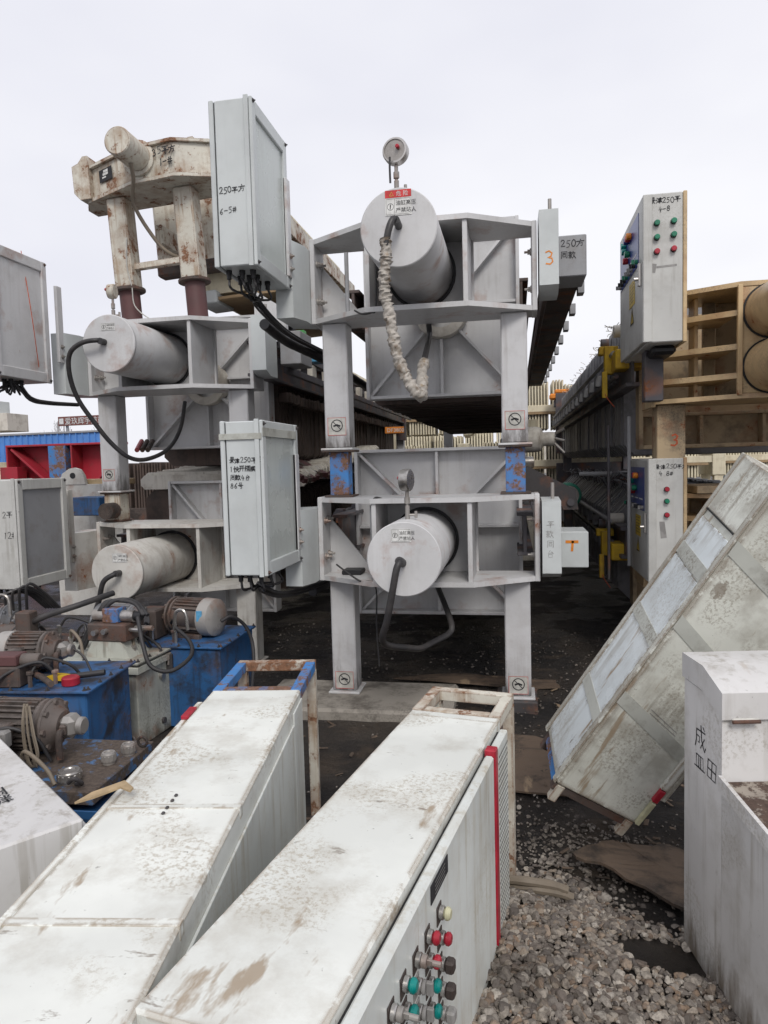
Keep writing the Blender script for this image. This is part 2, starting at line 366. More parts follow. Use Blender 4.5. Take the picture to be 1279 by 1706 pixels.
# ------------------------------------------------------------------ writing
def E_(cx, cy, rx, ry, a0=90, a1=450, n=14):
    return [(cx+rx*math.cos(R(a0+(a1-a0)*i/n)), cy+ry*math.sin(R(a0+(a1-a0)*i/n))) for i in range(n+1)]
GL = {
 '0': [E_(3, 5, 2.6, 4.6)], '1': [[(2, 8.5), (3.2, 9.6), (3, 0)]], '2': [[(.6, 7.5), (1.6, 9.4), (4, 9.2), (5, 7.2), (3.5, 4), (.5, .5), (5.8, .8)]],
 '3': [[(.8, 8.8), (3, 9.6), (5, 8), (4.2, 5.8), (2, 5.2), (4.8, 4.4), (5.3, 2), (3.5, .3), (.8, .8)]],
 '4': [[(2.6, 9.6), (.4, 4), (5.8, 4.2)], [(4.2, 6.8), (3.8, 0)]], '5': [[(5.4, 9.4), (1.6, 9.2), (1.2, 5.8), (3.6, 6), (5, 4), (4, 1), (1, .4)]],
 '6': [[(4.6, 9.6), (1.6, 6), (.8, 2.6), (2.4, .3), (4.6, 1.4), (4.4, 4), (2.4, 4.6), (1, 3)]],
 '8': [E_(3, 7.2, 1.9, 2.2, 90, 450, 10), E_(3, 2.6, 2.4, 2.5, 90, 450, 10)], '-': [[(0, 4.6), (5, 5)]],
 '#': [[(2.2, 9), (1.4, 1)], [(4.6, 9.2), (4, 1)], [(0, 6.4), (6, 6.8)], [(0, 3.6), (6, 4)]], ' ': [],
 '平': [[(1, 9), (9, 9.2)], [(3, 7.4), (4, 5.8)], [(7, 7.4), (6, 5.8)], [(0, 4), (10, 4.5)], [(5, 9), (5, 0)]],
 '方': [[(5, 10), (5.6, 8.6)], [(0, 7), (10, 7.6)], [(4, 7), (3, 3), (0, 0)], [(4, 4.5), (8, 5), (7.5, 1), (6, 1)]],
 '景': [[(2.5, 10), (2.5, 6), (7.5, 6), (7.5, 10), (2.5, 10)], [(2.5, 8), (7.5, 8)], [(0, 5), (10, 5.2)], [(3, 4), (3, 2.5), (7, 2.5), (7, 4), (3, 4)], [(5, 2.5), (5, 0)], [(3, 1.5), (1.5, .3)], [(7, 1.5), (8.5, .3)]],
 '津': [[(1, 9), (2, 8)], [(0, 6), (1.2, 5)], [(.5, 0), (2, 3.5)], [(4, 8.5), (8.5, 8.7), (8.5, 5.5), (4, 5.3)], [(3, 7), (10, 7.2)], [(4, 3.6), (9, 3.8)], [(3, 2), (10, 2.2)], [(6.3, 10), (6.3, 0)]],
 '快': [[(2, 10), (2, 0)], [(.5, 7), (.3, 5)], [(3.2, 7.5), (3.8, 6.3)], [(4.5, 7.5), (9, 7.7), (9, 4.8)], [(4, 4.8), (10, 4.9)], [(6.8, 10), (6.6, 5), (4, 0)], [(6.7, 4.5), (10, 0)]],
 '开': [[(1, 9), (9, 9.2)], [(0, 5.3), (10, 5.5)], [(3.5, 9), (3.2, 4), (1, 0)], [(7, 9), (7, 0)]],
 '隔': [[(1, 10), (1, 0)], [(1, 9.5), (3, 9), (2, 6.5), (3, 5), (1.5, 4)], [(4, 9.5), (10, 9.7)], [(5, 8.5), (5, 6.8), (9, 6.8), (9, 8.5), (5, 8.5)], [(4.5, 0), (4.5, 5.5), (9.6, 5.5), (9.6, .2)], [(7, 4.5), (7, 0)], [(5.5, 2.5), (8.7, 2.5)]],
 '膜': [[(1, 9), (1, 4), (0, 0)], [(1, 9), (3.3, 9), (3.3, 0)], [(1, 6.5), (3.2, 6.5)], [(1, 4), (3.2, 4)], [(4, 8.8), (10, 9)], [(5.7, 10), (5.7, 7.8)], [(8.3, 10), (8.3, 7.8)], [(5, 7), (5, 4), (9, 4), (9, 7), (5, 7)], [(5, 5.5), (9, 5.5)], [(4, 2.8), (10, 2.9)], [(7, 4), (4, 0)], [(7, 2.5), (10, 0)]],
 '同': [[(1, 0), (1, 9.5), (9, 9.5), (9, 0), (7.8, .8)], [(3, 7.3), (7, 7.3)], [(3, 5.3), (3, 2.3), (7, 2.3), (7, 5.3), (3, 5.3)]],
 '款': [[(0, 8.5), (5, 8.7)], [(2.5, 10), (2.5, 6.5)], [(.7, 6.5), (4.5, 6.5)], [(0, 4.5), (5, 4.7)], [(2.5, 4.5), (2.5, 0), (1.7, .7)], [(1.2, 3), (.3, 1.2)], [(3.7, 3), (4.6, 1.5)], [(7, 10), (5.7, 6.5)], [(6.5, 8), (9.7, 8.2), (9, 6)], [(7.8, 6.5), (7.3, 3), (5.3, 0)], [(7.7, 3.8), (10, 0)]],
 '台': [[(5, 10), (2, 6), (8, 6.5)], [(7, 8), (9, 5.5)], [(2.5, 4.3), (2.5, .3), (7.5, .3), (7.5, 4.3), (2.5, 4.3)]],
 '号': [[(3, 10), (3, 7), (7, 7), (7, 10), (3, 10)], [(.5, 5.5), (9.5, 5.7)], [(4, 5.5), (3.2, 3.6), (7.5, 3.6), (7, .5), (5.3, .3)]],
 '成': [[(1, 7.5), (9, 8)], [(1, 7.5), (1, 3), (0, 0)], [(1, 5), (4, 5), (3.7, 2.2), (2.7, 2.5)], [(5, 10), (6, 4), (9, 0), (9.7, 2)], [(8.5, 5.5), (5, .5)], [(7, 10), (8.2, 9)]],
 '皿': [[(1.5, 6.5), (1.5, 1), (8.5, 1), (8.5, 6.5), (1.5, 6.5)], [(4, 6.5), (4, 1)], [(6, 6.5), (6, 1)], [(-.5, .6), (10, .9)]],
 '田': [[(1, 9), (1, 1), (9, 1), (9, 9), (1, 9)], [(5, 9), (5, 1)], [(1, 5), (9, 5)]],
}
def hand(lines, O, U, V, mat, parent, size, wd=.006, lead=1.5, name='handwriting'):
    """handwritten lines; O = top left corner on the surface, U right, V up (unit vectors)"""
    b = MB(); y = 0
    for ln in lines:
        x = random.uniform(0, .1)*size
        for ch in ln:
            k = size/10*random.uniform(.9, 1.08); sk = random.uniform(-.05, .12); dy = random.uniform(-.1, .1)*size
            for st in GL[ch]:
                b.ribbon([(x+(a+sk*c_)*k, y-size+c_*k+dy) for a, c_ in st], wd*random.uniform(.8, 1.15), O, U, V)
            x += size*(.72 if ch in '0123456789-# ' else 1.08)
        y -= size*lead
    return b.build(name, mat, parent)
def text(s, size, mat, parent, O, U, V, name='lettering', align='LEFT'):
    cu = bpy.data.curves.new('t', 'FONT'); cu.body = s; cu.size = size; cu.align_x = align; cu.resolution_u = 2
    o = bpy.data.objects.new('t', cu); COL.objects.link(o)
    dg = bpy.context.evaluated_depsgraph_get(); me = bpy.data.meshes.new_from_object(o.evaluated_get(dg))
    bpy.data.objects.remove(o); bpy.data.curves.remove(cu)
    U, V = Vector(U), Vector(V); N = U.cross(V); A = Matrix.Identity(4)
    for i in range(3): A[i][0], A[i][1], A[i][2], A[i][3] = U[i], V[i], N[i], O[i]
    me.transform(A); me.materials.clear(); me.materials.append(MAT[mat]); me.name = name
    o = bpy.data.objects.new(name, me); COL.objects.link(o); o.parent = parent; return o
XU, ZU = (1, 0, 0), (0, 0, 1)

# ------------------------------------------------------------------ ground
def fbm(x, y, sc, seed=0):
    r_ = np.random.default_rng(seed); o = np.zeros_like(x); a = 1
    for k in range(5):
        for j in range(3):
            th = r_.uniform(0, 6.28); ph = r_.uniform(0, 6.28)
            o += a*np.sin((x*math.cos(th)+y*math.sin(th))*sc*2**k*r_.uniform(.8, 1.3)+ph)
        a *= .55
    return o/4
GZ = -.08
def MOUND(x, y):
    s1 = np.clip((2.78-.35*np.maximum(0, x)-y)/.4, 0, 1); s2 = np.clip((x+.45)/.1, 0, 1)*np.clip((1.6-x)/.3, 0, 1)
    return s1*s1*(3-2*s1)*s2*(.05+.08*np.clip((.55-x)/.5, 0, 1))
def ground():
    g = NG('dirt'); v = g.coord(rnd=False)
    n1 = g.noise(v, .9, 8, .65); n2 = g.noise(v, 22, 8, .75); n3 = g.noise(v, 3.5, 6, .6)
    c = g.mix(g.ramp(n1, .35, .65), (.020, .017, .016), (.066, .052, .041))
    c = g.mix(g.ramp(n3, .62, .85, .7), c, (.10, .072, .05))
    c = g.mix(g.ramp(n2, .76, .9, .7), c, (.13, .11, .095))
    g.l(c, g.b.inputs['Base Color'])
    g.l(g.ramp(g.noise(v, 1.6, 5), .42, .6, .92, .35), g.b.inputs['Roughness'])
    bp = g.n('ShaderNodeBump'); bp.inputs['Strength'].default_value = 1.; bp.inputs['Distance'].default_value = .035
    g.l(n2, bp.inputs['Height']); g.l(bp.outputs[0], g.b.inputs['Normal'])
    MAT['dirt'] = g.m
    xs = np.concatenate([[-300, -120, -60, -30, -16, -10, -7], np.arange(-5, 4, .07), [5, 8, 14, 30, 60, 120, 300]])
    ys = np.concatenate([[-40, -10, -3, -1], np.arange(0, 9, .07), [10, 12, 16, 22, 40, 80, 160, 400]])
    X, Y = np.meshgrid(xs, ys); near = ((X > -5) & (X < 4) & (Y > 0) & (Y < 9))
    Z = GZ+MOUND(X, Y)+near*(.014*fbm(X, Y, 3, 1)+.009*fbm(X, Y, 14, 2))
    n = len(xs); V = np.stack([X, Y, Z], -1).reshape(-1, 3)
    i = (np.arange(len(ys)-1)[:, None]*n+np.arange(n-1)).ravel()
    F = np.stack([i, i+1, i+n+1, i+n], 1)
    me = bpy.data.meshes.new('ground'); me.from_pydata(V.tolist(), [], F.tolist()); me.materials.append(g.m)
    me.polygons.foreach_set('use_smooth', [True]*len(me.polygons))
    o = bpy.data.objects.new('ground', me); COL.objects.link(o); o['kind'] = 'structure'
ground()

# gravel: loose stones by the thousand
def stones(name, pts, sizes, colors, label):
    ico = []
    import bmesh
    bm = bmesh.new(); bmesh.ops.create_icosphere(bm, subdivisions=2, radius=1)
    bv = np.array([v.co[:] for v in bm.verts]); bf = np.array([[v.index for v in f.verts] for f in bm.faces]); bm.free()
    var = []
    for k in range(14):
        r_ = np.random.default_rng(k+50); d = bv.copy()
        for j in range(11):           # flatten random sides: angular pebbles
            nn = r_.normal(size=3); nn /= np.linalg.norm(nn); h = r_.uniform(.42, .82); t = d@nn
            d -= np.maximum(t-h, 0)[:, None]*nn
        var.append(d*np.array([1, r_.uniform(.65, .95), r_.uniform(.5, .8)]))
    V = []; F = []; Cc = []
    for i, (p, s_) in enumerate(zip(pts, sizes)):
        a = RNG.uniform(0, 6.28); b = RNG.normal(0, .35); ca, sa, cb, sb = math.cos(a), math.sin(a), math.cos(b), math.sin(b)
        Rm = np.array([[ca, -sa, 0], [sa, ca, 0], [0, 0, 1]])@np.array([[1, 0, 0], [0, cb, -sb], [0, sb, cb]])
        V.append(var[i % 14]*s_@Rm.T+p); F.append(bf+i*len(bv)); Cc.append(np.full(len(bv), RNG.uniform()))
    V = np.concatenate(V); F = np.concatenate(F); Cc = np.concatenate(Cc)
    me = bpy.data.meshes.new(name); me.vertices.add(len(V)); me.vertices.foreach_set('co', V.ravel().astype('f'))
    me.loops.add(F.size); me.loops.foreach_set('vertex_index', F.ravel().astype('i'))
    me.polygons.add(len(F)); me.polygons.foreach_set('loop_start', np.arange(0, F.size, 3, dtype='i'))
    me.update(); me.validate()
    at = me.attributes.new('rnd', 'FLOAT', 'POINT'); at.data.foreach_set('value', Cc.astype('f'))
    me.polygons.foreach_set('use_smooth', [True]*len(F)); me.set_sharp_from_angle(angle=R(22))
    g = NG(name); an = g.n('ShaderNodeAttribute', attribute_name='rnd'); v = g.coord(rnd=False)
    cr_ = g.n('ShaderNodeValToRGB'); el = cr_.color_ramp.elements
    while len(el) < len(colors): el.new(.5)
    for k, c in enumerate(colors): el[k].position = k/(len(colors)-1); el[k].color = (*c, 1)
    g.l(an.outputs['Fac'], cr_.inputs[0])
    c = g.mix(g.ramp(g.noise(v, 60, 6, .7), .4, .7, .6), cr_.outputs[0], (.10, .085, .075))
    c = g.mix(g.ramp(g.noise(v, 3, 4), .52, .66, .75), c, (.04, .032, .026))
    g.l(c, g.b.inputs['Base Color']); g.b.inputs['Roughness'].default_value = .75
    bp = g.n('ShaderNodeBump'); bp.inputs['Strength'].default_value = .5; bp.inputs['Distance'].default_value = .004
    g.l(g.noise(v, 120, 5), bp.inputs['Height']); g.l(bp.outputs[0], g.b.inputs['Normal'])
    me.materials.append(g.m)
    o = bpy.data.objects.new(name, me); COL.objects.link(o); tag(o, label, name, kind='stuff')
SC = [(.07, .058, .05), (.19, .165, .145), (.31, .275, .235), (.125, .10, .085), (.25, .175, .12), (.38, .34, .29), (.10, .087, .08), (.27, .22, .17), (.48, .44, .385), (.15, .128, .112)]
pts, szs = [], []
while len(pts) < 16000:
    x, y = RNG.uniform(-.35, 1.15), RNG.uniform(1.45, 3.0)
    lim = 2.78-.35*max(0, x-.0)+.10*math.sin(x*9)
    if y > lim+RNG.normal(0, .05): continue
    hole = ((x-.46)/.16)**2+((y-2.33)/.11)**2       # bare dark patch by the console
    if hole < 1+RNG.normal(0, .12): continue
    s_ = min(.026, .0066*math.exp(RNG.normal(.6, .42)))
    z = GZ+float(MOUND(np.float64(x), np.float64(y)))+RNG.uniform(0, .02)
    pts.append((x, y, z)); szs.append(s_)
stones('gravel', pts, szs, SC, 'grey brown gravel heaped between the white cabinet and the console')
pts, szs = [], []
while len(pts) < 4200:
    x, y = RNG.uniform(-2.6, 1.6), RNG.uniform(2.3, 7.2)
    if RNG.uniform() > .035+.965*math.exp(-((x-.2)**2/.16+(y-2.98)**2/.08)): continue
    pts.append((x, y, GZ+.004)); szs.append(abs(RNG.normal(.006, .004))+.002)
stones('rubble', pts, szs, [(.06, .05, .045), (.14, .12, .1), (.26, .23, .2), (.10, .08, .07), (.33, .3, .26)], 'fine rubble and crumbs scattered over the dark dirt')

b = MB()
for k in range(120):
    x, y = random.uniform(-1.4, 1.0), random.uniform(2.7, 5.2)
    b.box(-random.uniform(.005, .04), random.uniform(.005, .04), -random.uniform(.003, .014), random.uniform(.003, .014), 0, .004, .001, T((x, y, GZ+.012+random.uniform(0, .01)), random.uniform(-.3, .3), random.uniform(-.3, .3), random.uniform(0, 3)))
o = b.build('debris', 'ply'); tag(o, 'wood splinters and scraps trodden into the dark dirt', 'debris', kind='stuff')
# concrete plinth under the grey presses
o = MB().box(-1.75, -.42, 4.42, 5.05, GZ-.05, 0, .02).build('concrete_plinth', 'concrete'); tag(o, 'low grimy concrete plinth under the foot of the left leg', 'plinth')
o = MB().box(-.14, .13, 4.70, 5.0, GZ-.05, 0, .01).build('foot_block', 'iron'); tag(o, 'dark oily block under the foot of the right middle leg', 'block')
def board(poly, z, th, label, mat='ply'):
    P = []
    for i, p in enumerate(poly):
        q = poly[(i+1) % len(poly)]
        for k in range(5): f_ = k/5; P.append((p[0]+(q[0]-p[0])*f_+random.uniform(-.012, .012), p[1]+(q[1]-p[1])*f_+random.uniform(-.012, .012)))
    cx, cy = sum(p[0] for p in P)/len(P), sum(p[1] for p in P)/len(P); n = len(P); vs = []; fs = []
    for ring, k in enumerate((1, .66, .33)):
        for x, y in P: X, Y = cx+(x-cx)*k, cy+(y-cy)*k; vs.append((X, Y, z+.02*math.sin(X*5.1+1)*math.cos(Y*4.3)+random.uniform(-.003, .003)))
    vs.append((cx, cy, z)); m_ = len(vs); top = [(x, y, w_+th) for x, y, w_ in vs]
    for r_ in range(2): fs += [(r_*n+i, r_*n+(i+1) % n, (r_+1)*n+(i+1) % n, (r_+1)*n+i) for i in range(n)]
    fs += [(2*n+i, 2*n+(i+1) % n, 3*n) for i in range(n)]
    b = MB(); b.add(vs+top, [f_[::-1] for f_ in fs]+[tuple(i+m_ for i in f_) for f_ in fs]+[(i, (i+1) % n, m_+(i+1) % n, m_+i) for i in range(n)]); o = b.build('plywood_sheet', mat)
    return tag(o, label, 'plywood')
board([(.20, 2.86), (.36, 2.80), (.60, 2.57), (.80, 2.62), (.95, 2.9), (.62, 3.04), (.44, 3.0), (.38, 3.03)], GZ+.055, .012, 'broken brown plywood sheet lying on the gravel by the console')
board([(-.75, 4.0), (-.2, 3.55), (.42, 3.5), (.5, 3.95), (.1, 4.2), (-.5, 4.32)], GZ+.02, .01, 'dark wet plywood sheet on the dirt behind the far frame')
board([(-.95, 5.3), (-.5, 5.15), (.3, 5.2), (.28, 5.34), (-.4, 5.42)], GZ+.03, .01, 'torn dark sheet lying under the lower grey press')
b = MB()
for k, (dx, dz) in enumerate(((0, 0), (.02, -.028))):
    b.tube([(-.06+dx, 2.62, .02+dz), (.03+dx, 2.60, .03+dz), (.12+dx, 2.62, .01+dz), (.17+dx, 2.63, -.01+dz)], .017, jit=.06)
tag(b.build('conduit_stub', 'rubber_tan'), 'pair of short muddy conduit stubs poking out beside the white cabinet', 'conduit')

# a point of the yard given by where it is seen and its distance along Y (or its height Z, or its X)
def _ray(px, py): return fw+rt*((px-639.5)/1183)-up*((py-853)/1183)
def at(px, py, y): d = _ray(px, py); return Vector((0, 0, CAMH))+d*(y/d.y)
def loc_at(o, *a): return o.matrix_basis.inverted() @ at(*a)

# ------------------------------------------------------------------ filter presses
def bolt(parent, p, d, r=.014, l=.03, mat='dull_metal', name='bolt'):
    p = Vector(p); d = Vector(d)
    b = MB().cyl(p, p+d*l*.25, r*1.5, 12).cyl(p+d*l*.25, p+d*l*.7, r*1.05, 6).cyl(p+d*l*.7, p+d*l*1.3, r*.5, 8)
    return b.build(name, mat, parent)
def sticker(parent, O, w, h, head=True, U=XU, V=ZU):
    """danger sticker: red band, pictogram, two lines of print"""
    O = Vector(O); U = Vector(U); V = Vector(V); N = U.cross(V)
    def quad(x0, x1, y0, y1, off, mat, name, par):
        vs = [O+U*x+V*y+N*off for x, y in ((x0, y0), (x1, y0), (x1, y1), (x0, y1))]
        return MB().add(vs, [(0, 1, 2, 3)]).build(name, mat, par)
    s = quad(0, w, 0, h, .002, 'white', 'warning_sticker', parent); k = .70 if head else 1.
    if head:
        quad(0, w, h*.70, h, .003, 'sticker_red', 'red_band', s)
        text('危 险', h*.22, 'white', s, O+U*w*.42+V*h*.77+N*.004, U, V)
        b = MB(); b.ribbon([(w*.17, h*.77), (w*.25, h*.93), (w*.33, h*.77), (w*.17, h*.77)], .003, O+N*.004, U, V); b.build('triangle_mark', 'panel_yellow', s)
    b = MB(); m = w*.04
    b.ribbon([(m, m), (w-m, m), (w-m, h*k-m), (m, h*k-m), (m, m)], .0012, O+N*.003, U, V)
    b.ribbon([(w*.36, m), (w*.36, h*k-m)], .0012, O+N*.003, U, V)
    cx, cy, rr = w*.2, h*k*.5, w*.12
    b.ribbon([(cx+rr*math.cos(a/8*math.pi), cy+rr*math.sin(a/8*math.pi)) for a in range(17)], .002, O+N*.003, U, V)
    b.ribbon([(cx-rr*.1, cy-rr*.6), (cx, cy+rr*.2), (cx+rr*.05, cy+rr*.6)], .005, O+N*.003, U, V)
    b.build('pictogram', 'ink', s)
    text('油缸高压', h*k*.30, 'ink', s, O+U*w*.40+V*h*k*.58+N*.003, U, V); text('严禁站人', h*k*.30, 'ink', s, O+U*w*.40+V*h*k*.17+N*.003, U, V)
    return s
def foot_sticker(parent, x, y, z, w=.13):
    O = Vector((x, y, z)); q = MB().add([(x, y-.0015, z), (x+w, y-.0015, z), (x+w, y-.0015, z+w*.95), (x, y-.0015, z+w*.95)], [(0, 1, 2, 3)])
    s = q.build('prohibition_sticker', 'plastic', parent); V, U = Vector(ZU), Vector(XU); O2 = O+Vector((0, -.003, 0))
    b = MB(); c, r_ = w/2, w*.3
    b.ribbon([(c+r_*math.cos(a/10*math.pi), w*.52+r_*math.sin(a/10*math.pi)) for a in range(21)], .006, O2, U, V)
    b.ribbon([(c-r_*.7, w*.52+r_*.7), (c+r_*.7, w*.52-r_*.7)], .005, O2, U, V)
    b.ribbon([(c-r_*.5, w*.5), (c, w*.56), (c+r_*.5, w*.5)], .012, O2, U, V); b.build('pictogram', 'ink', s)
    b = MB(); b.ribbon([(.002, .002), (w-.002, .002), (w-.002, w*.93), (.002, w*.93), (.002, .002)], .003, O2, U, V); b.build('red_border', 'sticker_red', s)

def gauge(parent, base, face, h=.20, r=.062, mats=('chrome', 'dull_metal'), valve=1, gl='dull_metal'):
    """dial pressure gauge on a needle valve; base on the barrel, face = direction the dial looks"""
    B = Vector(base); f_ = Vector(face).normalized(); c = B+Vector((0, 0, h))
    g = MB()
    A, _ = axis_mat(c-f_*.025, c+f_*.03)
    g.lathe([(0, 0), (r*.9, 0), (r, .006), (r, .046), (r*.94, .055), (r*.82, .055), (r*.80, .047), (0, .047)], 32, A)
    body = g.build('pressure_gauge', mats[0], parent)
    cyl('knob', 'red_btn', body, c+f_*.025+Vector((0, 0, .012))-Vector((f_.y*.02, -f_.x*.02, 0)), c+f_*.05+Vector((0, 0, .012))-Vector((f_.y*.02, -f_.x*.02, 0)), .011, 12, c=.003)
    cyl('glass', gl, body, c+f_*.021, c+f_*.024, r*.8, 28)
    s = MB().cyl(c-Vector((0, 0, r*.9)), c-Vector((0, 0, r+.035)), .011, 6).cyl(B+Vector((0, 0, h-r-.075)), B+Vector((0, 0, h-r-.034)), .017, 6, c=.004)
    s.cyl(B+Vector((0, 0, h-r-.09)), B+Vector((0, 0, h-r-.07)), .008, 8).cyl(B-Vector((0, 0, .02)), B+Vector((0, 0, h-r-.085)), .014, 10)
    s.cyl(B+Vector((0, 0, .03)), B+Vector((valve*.05, 0, .03)), .007, 8).cyl(B+Vector((valve*.05, 0, .012)), B+Vector((valve*.05, 0, .052)), .009, 8)
    s.build('needle_valve', mats[1], body)
    return body

PLATE = {}
def plate_mesh(key, w, h, t, mat, ears=True):
    if key in PLATE: return PLATE[key]
    k = min(.22 if key == 'F' else .09, h*.3); b = MB()
    b.prism([(-w/2+k, 0), (w/2-k, 0), (w/2, k), (w/2, h-k), (w/2-k, h), (-w/2+k, h), (-w/2, h-k), (-w/2, k)], -t/2, t/2, 'xz')
    if ears:
        for s_ in (-1, 1): b.box(s_*w/2, s_*(w/2+.09), -t*.42, t*.42, h*.50, h*.58, .006)
        b.box(-w*.36, -w*.24, -t*.45, t*.45, h, h+.035, .006).box(w*.24, w*.36, -t*.45, t*.45, h, h+.03, .006)
    o = b.build('filter_plate', mat); PLATE[key] = o.data; bpy.data.objects.remove(o); return PLATE[key]

def press(label, loc, zf0, zf1, zc, cx=0., cfront=-.80, mats=None, fol=None, pack=None, beam_len=8., cover=(.08, .05, .26, .53), legs_mat=None, gusset=True, by0=.246, group='filter presses stacked in pairs', rails=1):
    G = dict(body='grey', cyl='grey', fol='grey', beam='beam_dark'); G.update(mats or {})
    t = thing('filter_press', label, 'filter press', loc, 0, group)
    W = .72
    for s_ in (-1, 1):
        l = box('leg', legs_mat or ('grey_leg' if G['body'] == 'grey' else G['body']), t, s_*.60-.085, s_*.60+.085, .012, .182, .014, zf0-.001, c=.008)
        box('foot_plate', G['body'], l, s_*.60-.11, s_*.60+.11, -.02, .22, 0, .0145, c=.003)
    hexa = [(-W, 0), (-.33, -.26), (.33, -.26), (W, 0), (W, .24), (-W, .24)]
    MB().prism(hexa, zf0, zf0+.032).build('bottom_plate', G['body'], t)
    MB().prism(hexa, zf1-.032, zf1).build('top_plate', G['body'], t)
    for s_ in (-1, 1):
        box('end_plate', G['body'], t, s_*W, s_*(W+.032), -.004, .245, zf0-.003, zf1+.003, c=.004)
        box('rib', G['body'], t, s_*.31-.015, s_*.31+.015, -.245, .195, zf0+.031, zf1-.031, c=.003)
    box('seat_plate', G['body'], t, -.34, .34, .196, .235, zf0+.031, zf1-.031, c=.003)
    if gusset:
        MB().prism([(-W+.001, zf0+.031), (-.40, zf0+.031), (-W+.001, zf0+.43)], .19, .21, 'xz').build('gusset', G['body'], t)
        for z in (.15, .40):
            for y in (.06, .14): bolt(t, (-W, y, zf0+z+.015*y/.1), (1, 0, 0), .016, .035)
        for z in (.16, .40): bolt(t, (W, .12, zf0+z), (-1, 0, 0), .016, .035)
    c = MB().lathe([(0, 0), (.209, 0), (.215, .006), (.215, .022), (.2135, .0245), (.215, .027), (.215, .195-cfront), (0, .195-cfront)], 64,
                   axis_mat((cx, cfront, zc), (cx, .2, zc))[0]).build('cylinder_barrel', G['cyl'], t, sharp=40)
    MB().lathe([(.216, 0), (.236, 0), (.236, .02), (.216, .02)], 48, axis_mat((cx, .175, zc), (cx, .3, zc))[0]).build('dark_collar', 'black', t)
    cyl('piston_rod', 'dull_metal', t, (cx, .236, zc), (cx, .72, zc), .11, 32)
    if fol:
        x0, x1, z0, z1 = fol; y0, y1 = .72, .86; xm = (x0+x1)/2; zm = (z0+z1)/2
        f_ = box('follower_plate', G['fol'], t, x0, x1, y1-.03, y1+.02, z0, z1, c=.004)
        for a in ((x0-.002, x0+.024, y0, y1-.031, z0-.002, z1+.002), (x1-.024, x1+.002, y0, y1-.031, z0-.002, z1+.002),
                  (x0+.025, x1-.025, y0+.004, y1-.031, z0, z0+.024), (x0+.025, x1-.025, y0+.004, y1-.031, z1-.024, z1)):
            box('flange', G['fol'], f_, *a, c=.003)
        for (ax, az) in ((x0+.02, z0+.02), (x1-.02, z0+.02), (x0+.02, z1-.02), (x1-.02, z1-.02)):
            dx, dz = xm-ax, zm-az; k = 1-.2/math.hypot(dx, dz)
            MB().bar((ax, (y0+y1)/2+.01, az), (ax+dx*k, (y0+y1)/2+.01, az+dz*k), .022, .10, (0, 1, 0)).build('diagonal_rib', G['fol'], f_)
        for a in ((xm-.011, xm+.011, y0+.02, y1-.031, z0+.025, zm-.21), (xm-.011, xm+.011, y0+.02, y1-.031, zm+.21, z1-.025),
                  (x0+.026, xm-.21, y0+.02, y1-.031, zm+.03, zm+.052), (xm+.21, x1-.026, y0+.02, y1-.031, zm+.03, zm+.052)):
            box('rib', G['fol'], f_, *a, c=.002)
        MB().lathe([(.13, 0), (.20, 0), (.205, .01), (.205, .1), (.13, .1)], 40, axis_mat((xm, y0-.01, zm), (xm, y1, zm))[0]).build('rod_flange', 'plate_white', f_)
    zb = (zf0+zf1)/2
    for s_ in (-1, 1):
        x = s_*.66
        bm_ = MB().box(x-.055, x+.055, by0, beam_len, zb+.125, zb+.15, .003).box(x-.055, x+.055, by0, beam_len, zb-.15, zb-.125, .003).box(x-.012, x+.012, by0+.004, beam_len, zb-.126, zb+.126, .002)
        bm_ = bm_.build('side_beam', G['beam'], t)
        if rails:
            for k in range(int(beam_len/.55)):
                box('chain_guide', 'beam_dark', bm_, x+s_*.056, x+s_*.12, .6+k*.55, .68+k*.55, zb+.06, zb+.17, c=.003)
            MB().cyl((x+s_*.14, .7, zb+.12), (x+s_*.14, beam_len-.1, zb+.12), .026, 10).build('drive_rail', G.get('rail', 'beam_dark'), bm_)
    if pack:
        n, dy, yst, w_, h_, z0, mt, key = pack
        me = plate_mesh(key, w_, h_, dy*.72, mt, key != 'D')
        for i in range(n):
            p = bpy.data.objects.new('filter_plate', me); COL.objects.link(p); p.parent = t
            p.location = (random.uniform(-.012, .012), yst+i*dy+random.uniform(-.01, .01), z0+random.uniform(-.01, .01)); p.rotation_euler = (random.uniform(-.006, .006), 0, 0)
    # tail stand
    MB().box(-.74, .74, beam_len, beam_len+.12, zf0-.2, zf1+.3, .006).build('tail_plate', G['beam'], t)
    for s_ in (-1, 1): box('leg', legs_mat or G['body'], t, s_*.60-.08, s_*.60+.08, beam_len+.121, beam_len+.28, 0, zf1, c=.005)
    # side boxes at the right end
    if cover:
        a, b_, r0_, r1_ = cover
        MB().prism([(-.06, zf0+a+.04), (.05, zf0+a), (.22, zf0+a), (.22, zf1+b_), (-.06, zf1+b_-.015)], .765, .885, 'yz').build('cover_box', 'cab' if G['body'] == 'grey' else G['body'], t)
        box('switch_box', 'grey_dark' if a > .05 else 'cab', t, .90, 1.085, .26, .60, zf0+r0_, zf0+r1_, c=.006)
        cyl('stud', 'dull_metal', t, (.84, .1, zf1+b_-.01), (.84, .1, zf1+b_+.10), .012, 10)
    # box that carries the cabinet arm at the left end
    mb = MB().prism([(-.915, -.25), (-.915, .12), (-.755, .20), (-.755, -.10), (-.80, -.25)], zf0+.0, zf1-.07).build('mount_box', 'cab' if G['body'] == 'grey' else G['body'], t)
    box('bracket', G['body'], mb, -.825, -.80, -.31, -.24, zf0+.25, zf1+.30, c=.003)
    for z in (.30, .38): bolt(mb, (-.80, -.275, zf0+z), (1, 0, 0), .012, .02)
    return t

